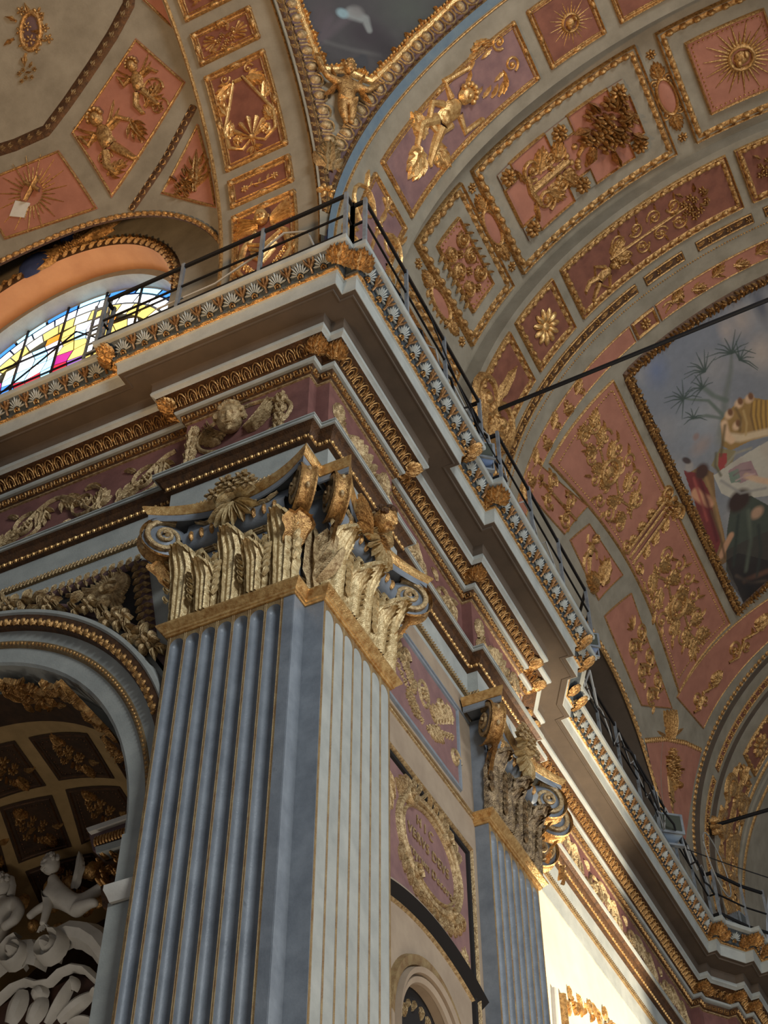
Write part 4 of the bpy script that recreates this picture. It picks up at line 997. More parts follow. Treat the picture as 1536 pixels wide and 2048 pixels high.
m = MB(); F = px(C3, (1340, 1478), (1338, 1412)); 
for k in range(5): leaf(m, F, (k - 2) * .12, 0, pi / 2 + (2 - k) * .12, .9, .12, .15)
for s in (-1, 1):
    for k in range(3): leaf(m, F, s * .4, .1, pi / 2 - s * 1.3, .7 - k * .2, .1, .05)
m.build('leaf_tuft', MT['gold'], ceil)
# ---- far arch
CF1, CF2 = CylR(5.56), CylR(5.46)
A4 = thing('arch', (-4.9, 25.2, 14.8), 'far nave arch of stepped rings beyond the painted bay, at the right edge', 'arch', 'nave arch bands')
m = MB(); riser(m, C3, CF1, 24.2, -15, TOP); m.build('step', MT['soffit'], A4)  # riser in dark soffit brown, its shade put into the colour
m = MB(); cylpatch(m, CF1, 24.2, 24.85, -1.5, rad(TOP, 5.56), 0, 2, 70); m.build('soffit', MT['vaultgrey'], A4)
m = MB(); riser(m, CF1, CF2, 24.85, -15, TOP); m.build('step', MT['soffit'], A4)  # second riser, shadow tone likewise given by the brown colour
m = MB(); cylpatch(m, CF2, 24.85, 28.5, -1.5, rad(TOP, 5.46), 0, 2, 70); m.build('soffit', MT['vaultgrey'], A4)
srun('ring_bead', ME['ring'], A4, C3, [(24.1, rad(2, R3)), (24.1, rad(75, R3))], .13)
for d0, d1 in ((-9, 24), (26, 70), (72, 100)):
    t0 = rad(d0, 5.5) if d0 > 0 else -.8; t1 = rad(d1, 5.5)
    def garl2(m, t0=t0, t1=t1):
        n = int((t1 - t0) / .2)
        for k in range(n): flower(m, SF(CF1), 24.6, t0 + (k + .5) * (t1 - t0) / n, .07, 5, .06)
    panel(A4, CF1, rect(24.5, 24.72, t0, t1), MT['dpink'], 'plain', .04, .03, garl2, ns=20)
def scr4(t0, t1):
    def f(m): arabesque(m, Fr(CF2, 25.65, t0 + .1, 25.65, t1 - .1), .18, 4, .05, 3, .03)
    return f
for t0, t1 in ((-.9, rad(32, 5.46)), (rad(34.5, 5.46), rad(45.5, 5.46)), (rad(48, 5.46), rad(80, 5.46))):
    panel(A4, CF2, rect(25.25, 26.05, t0, t1), MT['dpink'], 'bead', .1, .05, scr4(t0, t1) if t1 - t0 > 1.3 else (lambda m: flower(m, SF(CF2), 25.65, rad(40, 5.46), .28, 10, .1)), ns=16)
for y_ in (26.3, 26.55, 26.8):
    m = MB(); ridge(m, SF(CF2), [(y_, lerp(-.9, rad(90, 5.46), k / 60)) for k in range(61)], .05, .04); m.build('gilt_moulding', MT['gold'] if y_ != 26.55 else MT['vaultgrey'], A4)
# ================================================================== painted canvases (flat colour printed on a fine grid)
def vcmat(name, rough=.7):
    m = bpy.data.materials.new(name); m.use_nodes = True; nt = m.node_tree; b = nt.nodes['Principled BSDF']; b.inputs['Roughness'].default_value = rough
    a = nt.nodes.new('ShaderNodeAttribute'); a.attribute_name = 'paint'
    n = nt.nodes.new('ShaderNodeTexNoise'); n.inputs['Scale'].default_value = 7; n.inputs['Detail'].default_value = 8
    mx = nt.nodes.new('ShaderNodeMix'); mx.data_type = 'RGBA'; mx.blend_type = 'MULTIPLY'; mx.inputs[0].default_value = .35
    r = nt.nodes.new('ShaderNodeValToRGB'); r.color_ramp.elements[0].color = (.45, .45, .45, 1); r.color_ramp.elements[1].color = (1.3, 1.3, 1.3, 1)
    g = nt.nodes.new('ShaderNodeNewGeometry'); nt.links.new(g.outputs['Position'], n.inputs['Vector']); nt.links.new(n.outputs[0], r.inputs[0])
    nt.links.new(a.outputs['Color'], mx.inputs[6]); nt.links.new(r.outputs[0], mx.inputs[7]); nt.links.new(mx.outputs[2], b.inputs['Base Color']); return m
MT['canvas'] = vcmat('painted_canvas')
def lin(c): return np.array(srgb(*c)[:3])
class Paint:
    def __init__(s, A, T, S, base): s.A = A; s.T = T; s.S = S; s.C = np.tile(lin(base), (A.size, 1)).reshape(A.shape + (3,)); s.k = 0
    def pt(s, p): return s.S.hit(*p)
    def mix(s, al, c): s.C = s.C * (1 - al[..., None]) + lin(c) * al[..., None]
    def blob(s, p, rx, ry, c, soft=.25, al=1.0, ang=0):
        a, t = s.pt(p); dx = s.A - a; dy = s.T - t; ca, sa = cos(ang), sin(ang); u = (dx * ca + dy * sa) / rx; v = (-dx * sa + dy * ca) / ry
        d = np.sqrt(u * u + v * v); s.mix(np.clip((1 - d) / soft, 0, 1) * al, c)
    def stroke(s, pts, w, c, soft=.4, al=1.0, w1=None):
        P = [s.pt(p) for p in pts]; n = len(P) - 1; D = np.full(s.A.shape, 9.)
        for i in range(n):
            (x0, y0), (x1, y1) = P[i], P[i + 1]; dx, dy = x1 - x0, y1 - y0; L2 = dx * dx + dy * dy + 1e-9
            t = np.clip(((s.A - x0) * dx + (s.T - y0) * dy) / L2, 0, 1); ww = w if w1 is None else (w + (w1 - w) * (i + t) / n)
            D = np.minimum(D, np.hypot(s.A - x0 - t * dx, s.T - y0 - t * dy) / ww)
        s.mix(np.clip((1 - D) / soft, 0, 1) * al, c)
    def poly(s, pts, c, al=1.0, soft=.03):
        P = [s.pt(p) for p in pts]; ins = np.zeros(s.A.shape, bool); n = len(P)
        for i in range(n):
            (x0, y0), (x1, y1) = P[i], P[(i + 1) % n]
            cond = ((y0 > s.T) != (y1 > s.T)); xi = (x1 - x0) * (s.T - y0) / ((y1 - y0) if abs(y1 - y0) > 1e-9 else 1e-9) + x0
            ins ^= cond & (s.A < xi)
        s.mix(ins.astype(float) * al, c)
def canvas(name, rows, P, T, h=.02):
    me = bpy.data.meshes.new(name); H, W = P.A.shape; off = WL[T.name]
    vs = [(q[0] - off[0], q[1] - off[1], q[2] + Z0 - off[2]) for r in rows for q in r]
    fs = [(i * W + j, i * W + j + 1, (i + 1) * W + j + 1, (i + 1) * W + j) for i in range(H - 1) for j in range(W - 1)]
    me.from_pydata(vs, [], fs); me.materials.append(MT['canvas']); ca = me.color_attributes.new('paint', 'FLOAT_COLOR', 'POINT')
    C = np.ones((H * W, 4), np.float32); C[:, :3] = P.C.reshape(-1, 3); ca.data.foreach_set('color', C.ravel())
    me.polygons.foreach_set('use_smooth', [True] * len(me.polygons)); me.update()
    o = bpy.data.objects.new(name, me); COL.objects.link(o); o.parent = T; WL[o.name] = off; return o
# ---- nave ceiling painting
T1 = thing('painting', (-2, 19, 20), 'large ceiling painting of palm trees, pale clouds and resting figures in a carved gilt frame', 'painting')
tA, tB = rad(52.6, R3), rad(92, R3); ya_, yb_ = 15.85, 22.36
A_, T_ = np.meshgrid(np.linspace(ya_, yb_, 430), np.linspace(tA, tB, 300))
P = Paint(A_, T_, C3, (126, 124, 122))
P.mix(np.clip((20.4 - A_) / 4, 0, 1) * .5, (112, 116, 126))
nz = (np.sin(A_ * 2.1 + T_ * 1.3) + np.sin(A_ * 4.7 - T_ * 3.1) + np.sin(T_ * 5.3 + A_)) / 3
P.mix(np.clip(nz, 0, 1) * .4, (176, 164, 150)); P.mix(np.clip(-nz, 0, 1) * .3, (104, 110, 122))
for p, rx, ry in (((1480, 640), .5, .3), ((1520, 700), .5, .35), ((1450, 660), .4, .2)): P.blob(p, rx, ry, (186, 164, 144), .9, .5)
P.blob((1310, 740), .5, .35, (88, 102, 132), .9, .7); P.blob((1520, 610), .6, .18, (70, 74, 86), .8, .8); P.blob((1400, 850), 1.0, .7, (140, 142, 144), .9, .6)
G1, G2 = (62, 72, 64), (92, 100, 88)
P.stroke([(1445, 860), (1448, 800), (1460, 740), (1462, 700)], .16, (104, 106, 98), .8, .8, .04); P.stroke([(1452, 800), (1425, 790), (1400, 770)], .07, G2, .7, .8); P.stroke([(1445, 830), (1415, 800), (1380, 798), (1360, 795)], .06, G2, .7, .9, .02); P.stroke([(1440, 835), (1410, 830), (1385, 835)], .05, G2, .7, .8)
def frond(c, n, a0, a1, L, seed):
    r = random.Random(seed)
    for k in range(n):
        a = radians(lerp(a0, a1, k / (n - 1)) + r.uniform(-6, 6)); l = L * r.uniform(.75, 1.1); dr = r.uniform(.1, .35) * l * (1 if cos(a) > 0 else 1)
        P.stroke([c, (c[0] + .5 * l * cos(a), c[1] - .5 * l * sin(a)), (c[0] + l * cos(a) * 1.0, c[1] - l * sin(a) + dr * abs(cos(a)))], .026, G1, .6, .95, .008)
frond((1462, 705), 9, 20, 200, 48, 1); frond((1478, 718), 7, -30, 120, 36, 2); frond((1408, 742), 9, 60, 210, 42, 3); frond((1403, 775), 8, 40, 230, 34, 4); frond((1365, 797), 11, 20, 260, 38, 5); frond((1385, 835), 7, 0, 200, 26, 6)
P.blob((1465, 850), .35, .55, (122, 118, 100), .5, .8, .4)
SK = (206, 168, 130)
P.poly([(1440, 840), (1475, 800), (1500, 792), (1536, 800), (1536, 870), (1500, 880), (1460, 900), (1442, 890)], (146, 112, 62)); P.poly([(1500, 800), (1536, 798), (1536, 860), (1508, 866)], (170, 130, 62))
for k in range(5): P.stroke([(1503 + k * 9, 800), (1500 + k * 10, 830), (1508 + k * 8, 862)], .03, (112, 82, 44), .6, .8)
P.stroke([(1452, 872), (1480, 875), (1510, 868), (1536, 862)], .12, (198, 172, 136), .6); P.stroke([(1446, 845), (1452, 870), (1462, 880)], .10, SK, .6)
for p in ((1476, 806), (1497, 796), (1456, 828), (1472, 850)): P.blob(p, .13, .12, SK, .5); P.blob((p[0] + 3, p[1] - 5), .12, .07, (112, 74, 46), .5)
P.poly([(1438, 895), (1470, 900), (1462, 928), (1440, 945), (1420, 930)], (132, 118, 84)); P.poly([(1436, 905), (1452, 905), (1452, 935), (1440, 945), (1434, 930)], (150, 62, 56))
P.poly([(1425, 950), (1536, 880), (1536, 990), (1470, 1000), (1440, 985)], (176, 166, 148)); P.poly([(1455, 940), (1480, 925), (1500, 920), (1515, 950), (1480, 965), (1458, 960)], (150, 118, 116)); P.poly([(1455, 945), (1475, 935), (1480, 962), (1460, 965)], (112, 124, 106)); P.stroke([(1490, 950), (1515, 958), (1536, 962)], .09, (196, 160, 128), .6)
P.blob((1400, 890), .25, .35, (150, 128, 116), .8, .7); P.blob((1390, 872), .1, .1, (140, 110, 98), .6, .8)
P.poly([(1375, 945), (1400, 930), (1425, 945), (1430, 1000), (1445, 1060), (1455, 1120), (1440, 1130), (1420, 1110), (1395, 1040)], (122, 92, 58)); P.poly([(1365, 940), (1395, 945), (1418, 985), (1425, 1030), (1440, 1080), (1430, 1110), (1400, 1040)], (112, 46, 42))
P.stroke([(1388, 985), (1405, 998), (1420, 1004)], .14, (190, 136, 100), .5); P.blob((1402, 942), .22, .2, (70, 44, 34), .4); P.blob((1376, 932), .14, .12, (150, 140, 130), .4); P.blob((1371, 920), .16, .07, (60, 40, 34), .4, .9, .5)
P.poly([(1462, 1000), (1500, 990), (1536, 1010), (1536, 1190), (1490, 1200), (1450, 1140), (1452, 1060)], (66, 70, 58)); P.blob((1476, 1000), .3, .33, (56, 38, 30), .35); P.blob((1512, 1024), .18, .2, (168, 132, 104), .5)
P.poly([(1450, 1100), (1536, 1060), (1536, 1170), (1490, 1210), (1455, 1160)], (62, 52, 44), .8); P.poly([(1450, 1120), (1475, 1105), (1536, 1120), (1536, 1200), (1486, 1208)], (40, 32, 28), .9); P.stroke([(1440, 1110), (1452, 1085), (1460, 1070)], .1, (178, 132, 98), .5); P.stroke([(1488, 1160), (1536, 1140)], .1, (112, 76, 56), .8, .7)
for a_, b_, c_, wd, col_ in (((1398, 960), (1415, 1010), (1432, 1080), .07, (84, 30, 30)), ((1410, 955), (1430, 1010), (1444, 1080), .06, (150, 116, 72)), ((1385, 955), (1400, 1000), (1412, 1040), .05, (150, 72, 62)), ((1420, 1020), (1438, 1070), (1448, 1115), .05, (92, 66, 42)),
        ((1475, 1030), (1470, 1080), (1465, 1130), .07, (46, 50, 42)), ((1495, 1020), (1500, 1080), (1490, 1140), .08, (88, 92, 76)), ((1515, 1050), (1520, 1100), (1512, 1150), .07, (48, 50, 44)), ((1470, 1150), (1500, 1165), (1530, 1160), .06, (78, 64, 52)),
        ((1450, 930), (1470, 905), (1500, 895), .05, (150, 140, 118)), ((1440, 960), (1480, 985), (1530, 975), .05, (140, 134, 124)), ((1465, 950), (1480, 940), (1500, 938), .03, (112, 84, 88)), ((1470, 960), (1490, 950), (1508, 946), .03, (182, 150, 144)),
        ((1448, 850), (1444, 880), (1440, 910), .06, (96, 76, 46)), ((1470, 815), (1480, 835), (1478, 860), .05, (110, 84, 48)), ((1485, 820), (1492, 845), (1490, 868), .04, (176, 144, 92)), ((1430, 905), (1428, 930), (1440, 950), .05, (92, 84, 62))):
    P.stroke([a_, b_, c_], wd, col_, .9, .85)
for p_, rx_, ry_, col_, al_ in (((1500, 1090), .5, .6, (60, 62, 52), .35), ((1405, 1010), .18, .5, (80, 36, 30), .3), ((1500, 1180), .7, .3, (24, 20, 18), .8), ((1480, 935), .4, .2, (150, 128, 120), .4), ((1440, 1140), .3, .4, (60, 46, 34), .5), ((1530, 900), .3, .15, (168, 150, 130), .5)): P.blob(p_, rx_, ry_, col_, .9, al_)
rows = [[C3.P(A_[i, j], T_[i, j], .03) for j in range(A_.shape[1])] for i in range(A_.shape[0])]
canvas('canvas', rows, P, T1)
fp = [(15.75, tA - .09), (22.46, tA - .09), (22.46, tB), (15.75, tB)]
m = MB(); ridge(m, SF(C3), subdiv(fp, .12, True), .10, .05, True); m.build('frame', MT['dark'], T1)
q = random.Random(2); sp = subdiv(fp, .085, True)
for i in range(0, len(sp)):
    if i % 60 == 0: m = MB()
    a, b = sp[i], sp[(i + 1) % len(sp)]; an = atan2(b[1] - a[1], b[0] - a[0])
    for s in (-1, 1): leaf(m, SF(C3), a[0] + q.uniform(-.02, .02), a[1], an + s * q.uniform(.4, 1.1), .12, .035, .06, .6 * s, 2, 4, .04)
    dome(m, SF(C3), a[0] + q.uniform(-.05, .05), a[1] + q.uniform(-.05, .05), .028, .028, .05, n=6, base=.05)
    if i % 60 == 59 or i == len(sp) - 1: m.build('carved_leaves', MT['gold'], T1)
# ================================================================== PENDENTIVE
SPH = Sph(); FS = SF(SPH)
def circY(c, psi0, psi1, n, raised=0):
    rho = sqrt(SPH.R**2 - (c - YC)**2); return [SPH.inv((XC - rho * cos(p), c, ZC + rho * sin(p))) for p in [lerp(psi0, psi1, k / n) for k in range(n + 1)]]
def circX(c, psi0, psi1, n):
    rho = sqrt(SPH.R**2 - (c - XC)**2); return [SPH.inv((c, YC + rho * cos(p), ZC + rho * sin(p))) for p in [lerp(psi0, psi1, k / n) for k in range(n + 1)]]
m = MB(); rows = []
for i in range(50):
    z = lerp(16.3, 21.75, i / 49); rho = sqrt(SPH.R**2 - (z - ZC)**2); x = 5.675; y = 5.50
    aL = math.acos(min(1, x / rho)); aR = math.asin(min(1, y / rho)); 
    if aL > aR: aL = aR = (aL + aR) / 2
    rows.append([SPH.P(lerp(aL, aR, j / 24) * SPH.R, math.asin((z - ZC) / SPH.R) * SPH.R, 0) for j in range(25)])
m.grid(rows); pen = m.build('pendentive', MT['vaultgrey']); tag(pen, kind='structure')
psiY = lambda c: math.acos(min(.9999, (XC + 5.02) / sqrt(SPH.R**2 - (c - YC)**2))); psiX = lambda c: math.acos(min(.9999, (8.58 - YC) / sqrt(SPH.R**2 - (c - XC)**2)))
E_ = radians(72)
bd = thing('pendentive_border', (-5, 8.5, 17), 'V-shaped gilt leaf and egg borders between the two arches', 'border')
for pts, nm in ((circY(8.575, psiY(8.575) + .02, E_, 60), 'R'), (circX(-5.025, psiX(-5.025) + .02, E_, 60), 'L')):
    m = MB(); ridge(m, FS, pts, .075, .035); m.build('dark_ground', MT['dark'], bd)
    srun('leaf', ME['leafb'], bd, SPH, pts, .15, 1.25)
for pts in (circY(8.51, psiY(8.51), E_, 60), circX(-4.965, psiX(-4.965), E_, 60)):
    m = MB(); ridge(m, FS, pts, .04, .02); m.build('purple_strip', MT['purple'], bd)
for pts in (circY(8.43, psiY(8.43) + .1, E_, 60), circX(-4.925, psiX(-4.925) + .1, E_, 60)):
    m = MB(); ridge(m, FS, pts, .09, .02); m.build('egg_ground', MT['purple'], bd); srun('egg', ME['bigegg'], bd, SPH, pts, .26, 1.25)
m = MB(); F = px(SPH, (655, 345), (657, 285)); acanthus(m, F, 0, 0, pi / 2, 1, .8, .25); m.build('corner_leaf', MT['palegold'], bd)
m = MB(); flower(m, px(SPH, (653, 386), (653, 366)), 0, 0, .7, 6, .5); m.build('rosette', MT['brightgold'], bd)
m = MB(); m.add([(-5.03, 8.60, 14.7), (-4.98, 8.64, 14.7), (-4.98, 8.63, 17.0), (-5.03, 8.59, 17.0)], [(0, 1, 2, 3)])
m.add([(-5.08, 8.63, 14.7), (-5.03, 8.60, 14.7), (-5.03, 8.59, 17.0), (-5.08, 8.62, 17.0)], [(0, 1, 2, 3)]); m.build('blue_strip', MT['blue'], bd)
T2 = thing('painting', (-4.3, 7.6, 20), 'dark pendentive painting of a draped figure in a zigzag gilt frame', 'painting')
Lp = [(576, -60), (592, 0), (617, 68), (645, 138)]; Rp = [(1010, -70), (905, 4), (830, 75), (742, 163)]
def alongp(Pp, t): k = min(int(t * 3), 2); f = t * 3 - k; return (lerp(Pp[k][0], Pp[k + 1][0], f), lerp(Pp[k][1], Pp[k + 1][1], f))
W_, H_ = 240, 180; A_ = np.zeros((H_, W_)); T_ = np.zeros((H_, W_))
for i in range(H_):
    t = i / (H_ - 1); l = alongp(Lp, t); r = alongp(Rp, t)
    for j in range(W_):
        s = j / (W_ - 1); v = lerp(l[1], r[1], s)
        if t > .5: v += -12 * sin(pi * min(s, 1)) * (t - .5) * 2
        A_[i, j], T_[i, j] = SPH.hit(lerp(l[0], r[0], s), v)
P = Paint(A_, T_, SPH, (58, 54, 54)); P.blob((820, 20), .8, .6, (66, 70, 62), .9, .8); P.blob((640, 40), .3, .5, (70, 60, 62), .8, .8); P.blob((735, 70), .5, .35, (44, 34, 38), .7, .9); P.stroke([(660, 40), (640, 80), (700, 30)], .12, (78, 68, 72), .8, .7)
P.stroke([(700, 28), (730, 40), (738, 62)], .13, (124, 128, 126), .6, .9, .07); P.blob((684, 28), .14, .1, (122, 146, 152), .5); P.blob((712, 24), .18, .12, (112, 110, 108), .6, .8); P.stroke([(650, 85), (700, 100), (760, 112)], .06, (80, 78, 76), .9, .7); P.blob((770, 100), .3, .3, (36, 28, 30), .8, .8)
rows = [[SPH.P(A_[i, j], T_[i, j], .02) for j in range(W_)] for i in range(H_)]; canvas('canvas', rows, P, T2)
fpx = [(576, -60), (592, 0), (617, 68), (645, 138), (690, 140), (742, 163), (830, 75), (905, 4), (1010, -70)]
pts = subdiv([SPH.hit(*p) for p in fpx], .1)
m = MB(); ridge(m, FS, pts, .075, .06); m.build('frame', MT['brightgold'], T2)
m = MB(); off_ = subdiv([SPH.hit(p[0] + (7 if i < 4 else 0 if i < 5 else -6 if i > 5 else 0), p[1] - (9 if 3 < i < 7 else 3)) for i, p in enumerate(fpx)], .07)
for i, (a, t) in enumerate(off_): leaf(m, FS, a, t, i * 1.3, .10, .035, .06, .8, 2, 4, .02); dome(m, FS, a, t, .03, .03, .05, n=6, base=.03)
m.build('carved_leaves', MT['brightgold'], T2)
PT = thing('putto_statue', (-4.6, 8.2, 18.6), 'bronze gilt winged putto holding up the dark painting frame with both arms', 'statue')
F = px(SPH, (691, 262), (691, 140)); F.h0 = .10; pj = lambda x, y, h, r: ((x - 691) / 122, (262 - y) / 122, h, r)
J = [pj(689, 215, .02, .115), pj(690, 195, .03, .10), pj(691, 182, .04, .12), pj(691, 170, .03, .055), pj(691, 160, .04, .05),
     pj(673, 178, .03, .06), pj(654, 172, .04, .045), pj(641, 152, .03, .038), pj(633, 138, .01, .03), pj(710, 181, .03, .06), pj(726, 187, .06, .045), pj(738, 176, .03, .036), pj(748, 168, .01, .03),
     pj(682, 222, .03, .085), pj(683, 238, .05, .065), pj(688, 252, .02, .042), pj(686, 261, .05, .04), pj(697, 222, .03, .085), pj(698, 238, .06, .065), pj(696, 252, .03, .042), pj(697, 261, .06, .04)]
ED = [(0, 1), (1, 2), (2, 3), (3, 4), (2, 5), (5, 6), (6, 7), (7, 8), (2, 9), (9, 10), (10, 11), (11, 12), (0, 13), (13, 14), (14, 15), (15, 16), (0, 17), (17, 18), (18, 19), (19, 20)]
figure('body', J, ED, MT['gold'], PT, F)
m = MB(); hr = MB(); hc = pj(691, 152, 0, 0); head(m, F, hc[0], hc[1], .13, .10, .25, .35, hr); hd = m.build('head', MT['gold'], PT); hr.build('hair', MT['gold'], hd)
m = MB()
for s, x in ((-1, 668), (1, 716)):
    c = pj(x - s * 6, 176, 0, 0)
    m = MB()
    for k in range(5): leaf(m, F, c[0], c[1], (-pi / 2 + s * (.5 - .1 * k)) if k < 3 else pi / 2 - s * .6, .34 - .04 * k, .07, .05, s * .3, 1, 6)
    m.build('wing', MT['gold'], PT)
m = MB()
for k in range(5): m = MB(); c = pj(632 + k * 1.6, 137, 0, 0); ridge(m, F, [(c[0], c[1] - .01), (c[0] - .01 + k * .006, c[1] + .045 - abs(k - 2) * .006)], .009, .03, base=.02); m.build('finger', MT['gold'], PT)
for k in range(5): m = MB(); c = pj(749 + k * 1.3, 168 - k, 0, 0); ridge(m, F, [(c[0] - .02, c[1] - .005), (c[0] + .03, c[1] + .02 - k * .006)], .009, .03, base=.02); m.build('finger', MT['gold'], PT)
m = MB(); ridge(m, F, [pj(676, 213, 0, 0)[:2], pj(690, 219, 0, 0)[:2], pj(706, 211, 0, 0)[:2]], .05, .16); m.build('loincloth', MT['gold'], PT)
# ================================================================== LEFT (TRANSEPT) ARCH
L1 = CylL(R1); LV = CylL(5.70)
B1 = thing('arch', (-5.9, 8.6, 14.8), 'left transept arch band with gilt framed ornament panels below the pendentive', 'arch')
m = MB(); cylpatch(m, L1, -6.72, -5.03, -1.5, rad(TOP, R1), 0, 4, 70); m.build('soffit', MT['vaultgrey'], B1)
m = MB(); cylpatch(m, L1, -5.145, -5.02, -1.5, rad(TOP, R1), .008, 1, 60); m.build('blue_border', MT['bluegrey'], B1)
m = MB(); ridge(m, SF(L1), [(-5.17, lerp(-1.5, rad(TOP, R1), k / 90)) for k in range(91)], .018, .025); m.build('gilt_line', MT['gold'], B1)
m = MB(); ridge(m, SF(L1), [(-6.68, lerp(-1.5, rad(TOP, R1), k / 120)) for k in range(121)], .03, .03); dashes_pts = [(-6.68, lerp(-.8, rad(80, R1), k / 100)) for k in range(101)]
m.build('rope', MT['gold'], B1); srun('small_bead', ME['smallbead'], B1, L1, dashes_pts, .09, 1.3)
xa, xb = -6.50, -5.49; xm = (xa + xb) / 2
def lp0(m): F = Fr(L1, xm, rad(50.5, R1), xm, rad(62, R1)); arabesque(m, F, .3, 3, .06, 1)
def lp1(m):
    a, t = xm, rad(44.6, R1); F = Fr(L1, a, t, a, t + 1); bouquet(m, F, .2, 13, 3, .08)
    for s in (-1, 1): shell(m, F, s * .15, 0, pi / 2 - s * 1.5, .22, 5, 1.4, .05); leaf(m, F, s * .1, -.05, pi / 2 - s * 2, .2, .04, .05)
def lp2(m):
    F = Fr(L1, xm, rad(24.2, R1), xm, rad(39.5, R1))
    shell(m, F, .0, .2, pi / 2, .25, 7, 2.5, .07); leaf(m, F, 0, .2, -pi / 2, .12, .04, .06)
    for s in (-1, 1):
        ridge(m, F, [(0, .2), (s * .12, .12), (s * .25, .2), (s * .27, .4), (s * .18, .6), (s * .05, .88)], [.012, .02, .026, .024, .02, .018], .045)
        spiral(m, F, s * .14, .24, -pi / 2, .06, 1.3, s, .016, .05); flower(m, F, s * .14, .24, .05, 6, .06)
        acanthus(m, F, s * .25, .3, pi / 2 + s * .2, .2, .2, .05, s * .4); acanthus(m, F, s * .2, .55, pi / 2 - s * .3, .22, .16, .05); acanthus(m, F, s * .08, .85, pi / 2 - s * 1.9, .24, .2, .06, -s * .5); leaf(m, F, s * .27, .42, pi / 2 + s * .9, .12, .03, .04); spiral(m, F, s * .13, .93, 0, .05, 1.2, s, .012, .04)
    ridge(m, F, [(-.04, .86), (.04, .86)], .02, .07)
    for k in range(5): leaf(m, F, 0, .1, -pi / 2 + (k - 2) * .6, .1, .03, .05)
def lp3(m):
    F = Fr(L1, xa + .18, rad(18.9, R1), xb - .18, rad(18.9, R1)); ridge(m, F, [(.02, .1), (-.03, .3), (.03, .55), (0, .9)], .015, .04)
    for v in (.12, .85): flower(m, F, 0, v, .10, 6, .08)
    for k in range(6): leaf(m, F, 0, .25 + k * .1, pi / 2 + (-1)**k * .9, .15, .04, .05, .4)
def lp4(m):
    F = Fr(L1, xm, rad(-3, R1) , xm, rad(13.5, R1)); h2 = MB()
    head(m, Fr(L1, xm, rad(10, R1), xm, rad(10, R1) + .9), 0, .10, .12, .13, .2, .7)
    for s in (-1, 1):
        for k in range(5): leaf(m, F, s * .06, .86 - .02 * k, pi / 2 - s * (1.05 + .16 * k), .25, .035, .07, s * .2, 1, 6)
        ridge(m, F, [(s * .08, .74), (s * .2, .6), (s * .25, .3), (s * .15, .1)], [.02, .04, .03, .02], .06)
        for k in range(7): flower(m, F, s * (.08 + .03 * k), .16 + .05 * k, .035, 5, .05)
    for k in range(4): ridge(m, F, [(-.16 + .02 * k, .62 - .07 * k), (0, .52 - .08 * k), (.16 - .02 * k, .62 - .07 * k)], .018, .06)
for d0, d1, rf in ((49.3, 64, lp0), (42, 47.4, lp1), (23.4, 40.3, lp2), (16.3, 21.6, lp3), (-.9, 14.6, lp4)):
    panel(B1, L1, rect(xa, xb, rad(d0, R1) if d0 > 0 else d0, rad(d1, R1)), MT['dpink'], 'double', .10, .05, rf, MT['brightgold'], ns=14)
# ---- transept vault with its lunette
def lz(x):
    d = abs(x + 10.0) / 3.4
    return None if d >= 1 else 16.4 + 2.45 * (1 - d**2.6)**(1 / 2.6)
def lt_(x):
    z = lz(x); return None if z is None else (math.asin((z - ZC) / 5.7) * 5.7 if z > ZC else z - ZC)
m = MB(); rows = []
for k in range(70):
    x = -6.72 - 8.0 * k / 69; t0 = lt_(x); t0 = -1.5 if t0 is None else t0
    rows.append([LV.P(x, lerp(t0, rad(115, 5.7), j / 50), 0) for j in range(51)])
m.grid(rows); m.grid([[L1.P(-6.72, t, 0), LV.P(-6.72, t * 5.7 / R1, 0)] for t in [lerp(-1.5, rad(115, R1), k / 60) for k in range(61)]])
vl = m.build('ceiling', MT['vaultgrey']); tag(vl, kind='structure')
ll = [(-10 - 3.39 * cos(pi * k / 50), lt_(-10 - 3.39 * cos(pi * k / 50))) for k in range(51)]
m = MB(); m.grid([[LV.P(a, t, 0) for a, t in ll], [(a, 8.93, LV.P(a, t, 0)[2] + .3 + 1.45 * sin(pi * k / 50)**.5) for k, (a, t) in enumerate(ll)]]); m.build('lunette_soffit', MT['vaultgrey'], vl)
m = MB(); ridge(m, SF(LV), ll, .04, .05); m.build('lunette_edge', MT['dark'], vl); srun('bead', ME['bead2'] if 'bead2' in ME else ME['smallbead'], vl, Raise(LV, .045), ll, .12, 2.6)
def vpanel(pts, rf, mt_='pink', fr='plain'): return panel(vl, LV, pxp(LV, pts), MT[mt_], fr, .05, .035, rf, ns=8, na=8)
def rp1(m):
    putto(m, px(LV, (242, 352), (186, 222)), 1, True, None, None); putto(m, px(LV, (292, 232), (262, 118)), 2, True)
    for (p, r_) in (((210, 318), 14), ((305, 180), 20), ((320, 215), 16)):
        F = px(LV, p, (p[0], p[1] - r_ * 2)); spiral(m, F, 0, 0, 0, .6, 1.3, 1, .09, .15); bouquet(m, F, .35, 8, 3, .25)
    for a_, b_ in (((290, 215), (332, 170)), ((215, 350), (262, 330)), ((262, 240), (285, 290)), ((285, 290), (290, 270))): acanthus(m, px(LV, a_, b_), 0, 0, pi / 2, 1, .5, .15, .5)
vpanel([(143, 266), (224, 397), (372, 165), (272, 76)], rp1)
vpanel([(322, 388), (435, 418), (398, 250), (394, 248)], lambda m: (bouquet(m, px(LV, (372, 372), (385, 320)), .5, 12, 3, .3), acanthus(m, px(LV, (390, 385), (395, 300)), 0, 0, pi / 2, 1, .3, .12), acanthus(m, px(LV, (365, 375), (410, 350)), 0, 0, pi / 2, 1, .5, .12)))
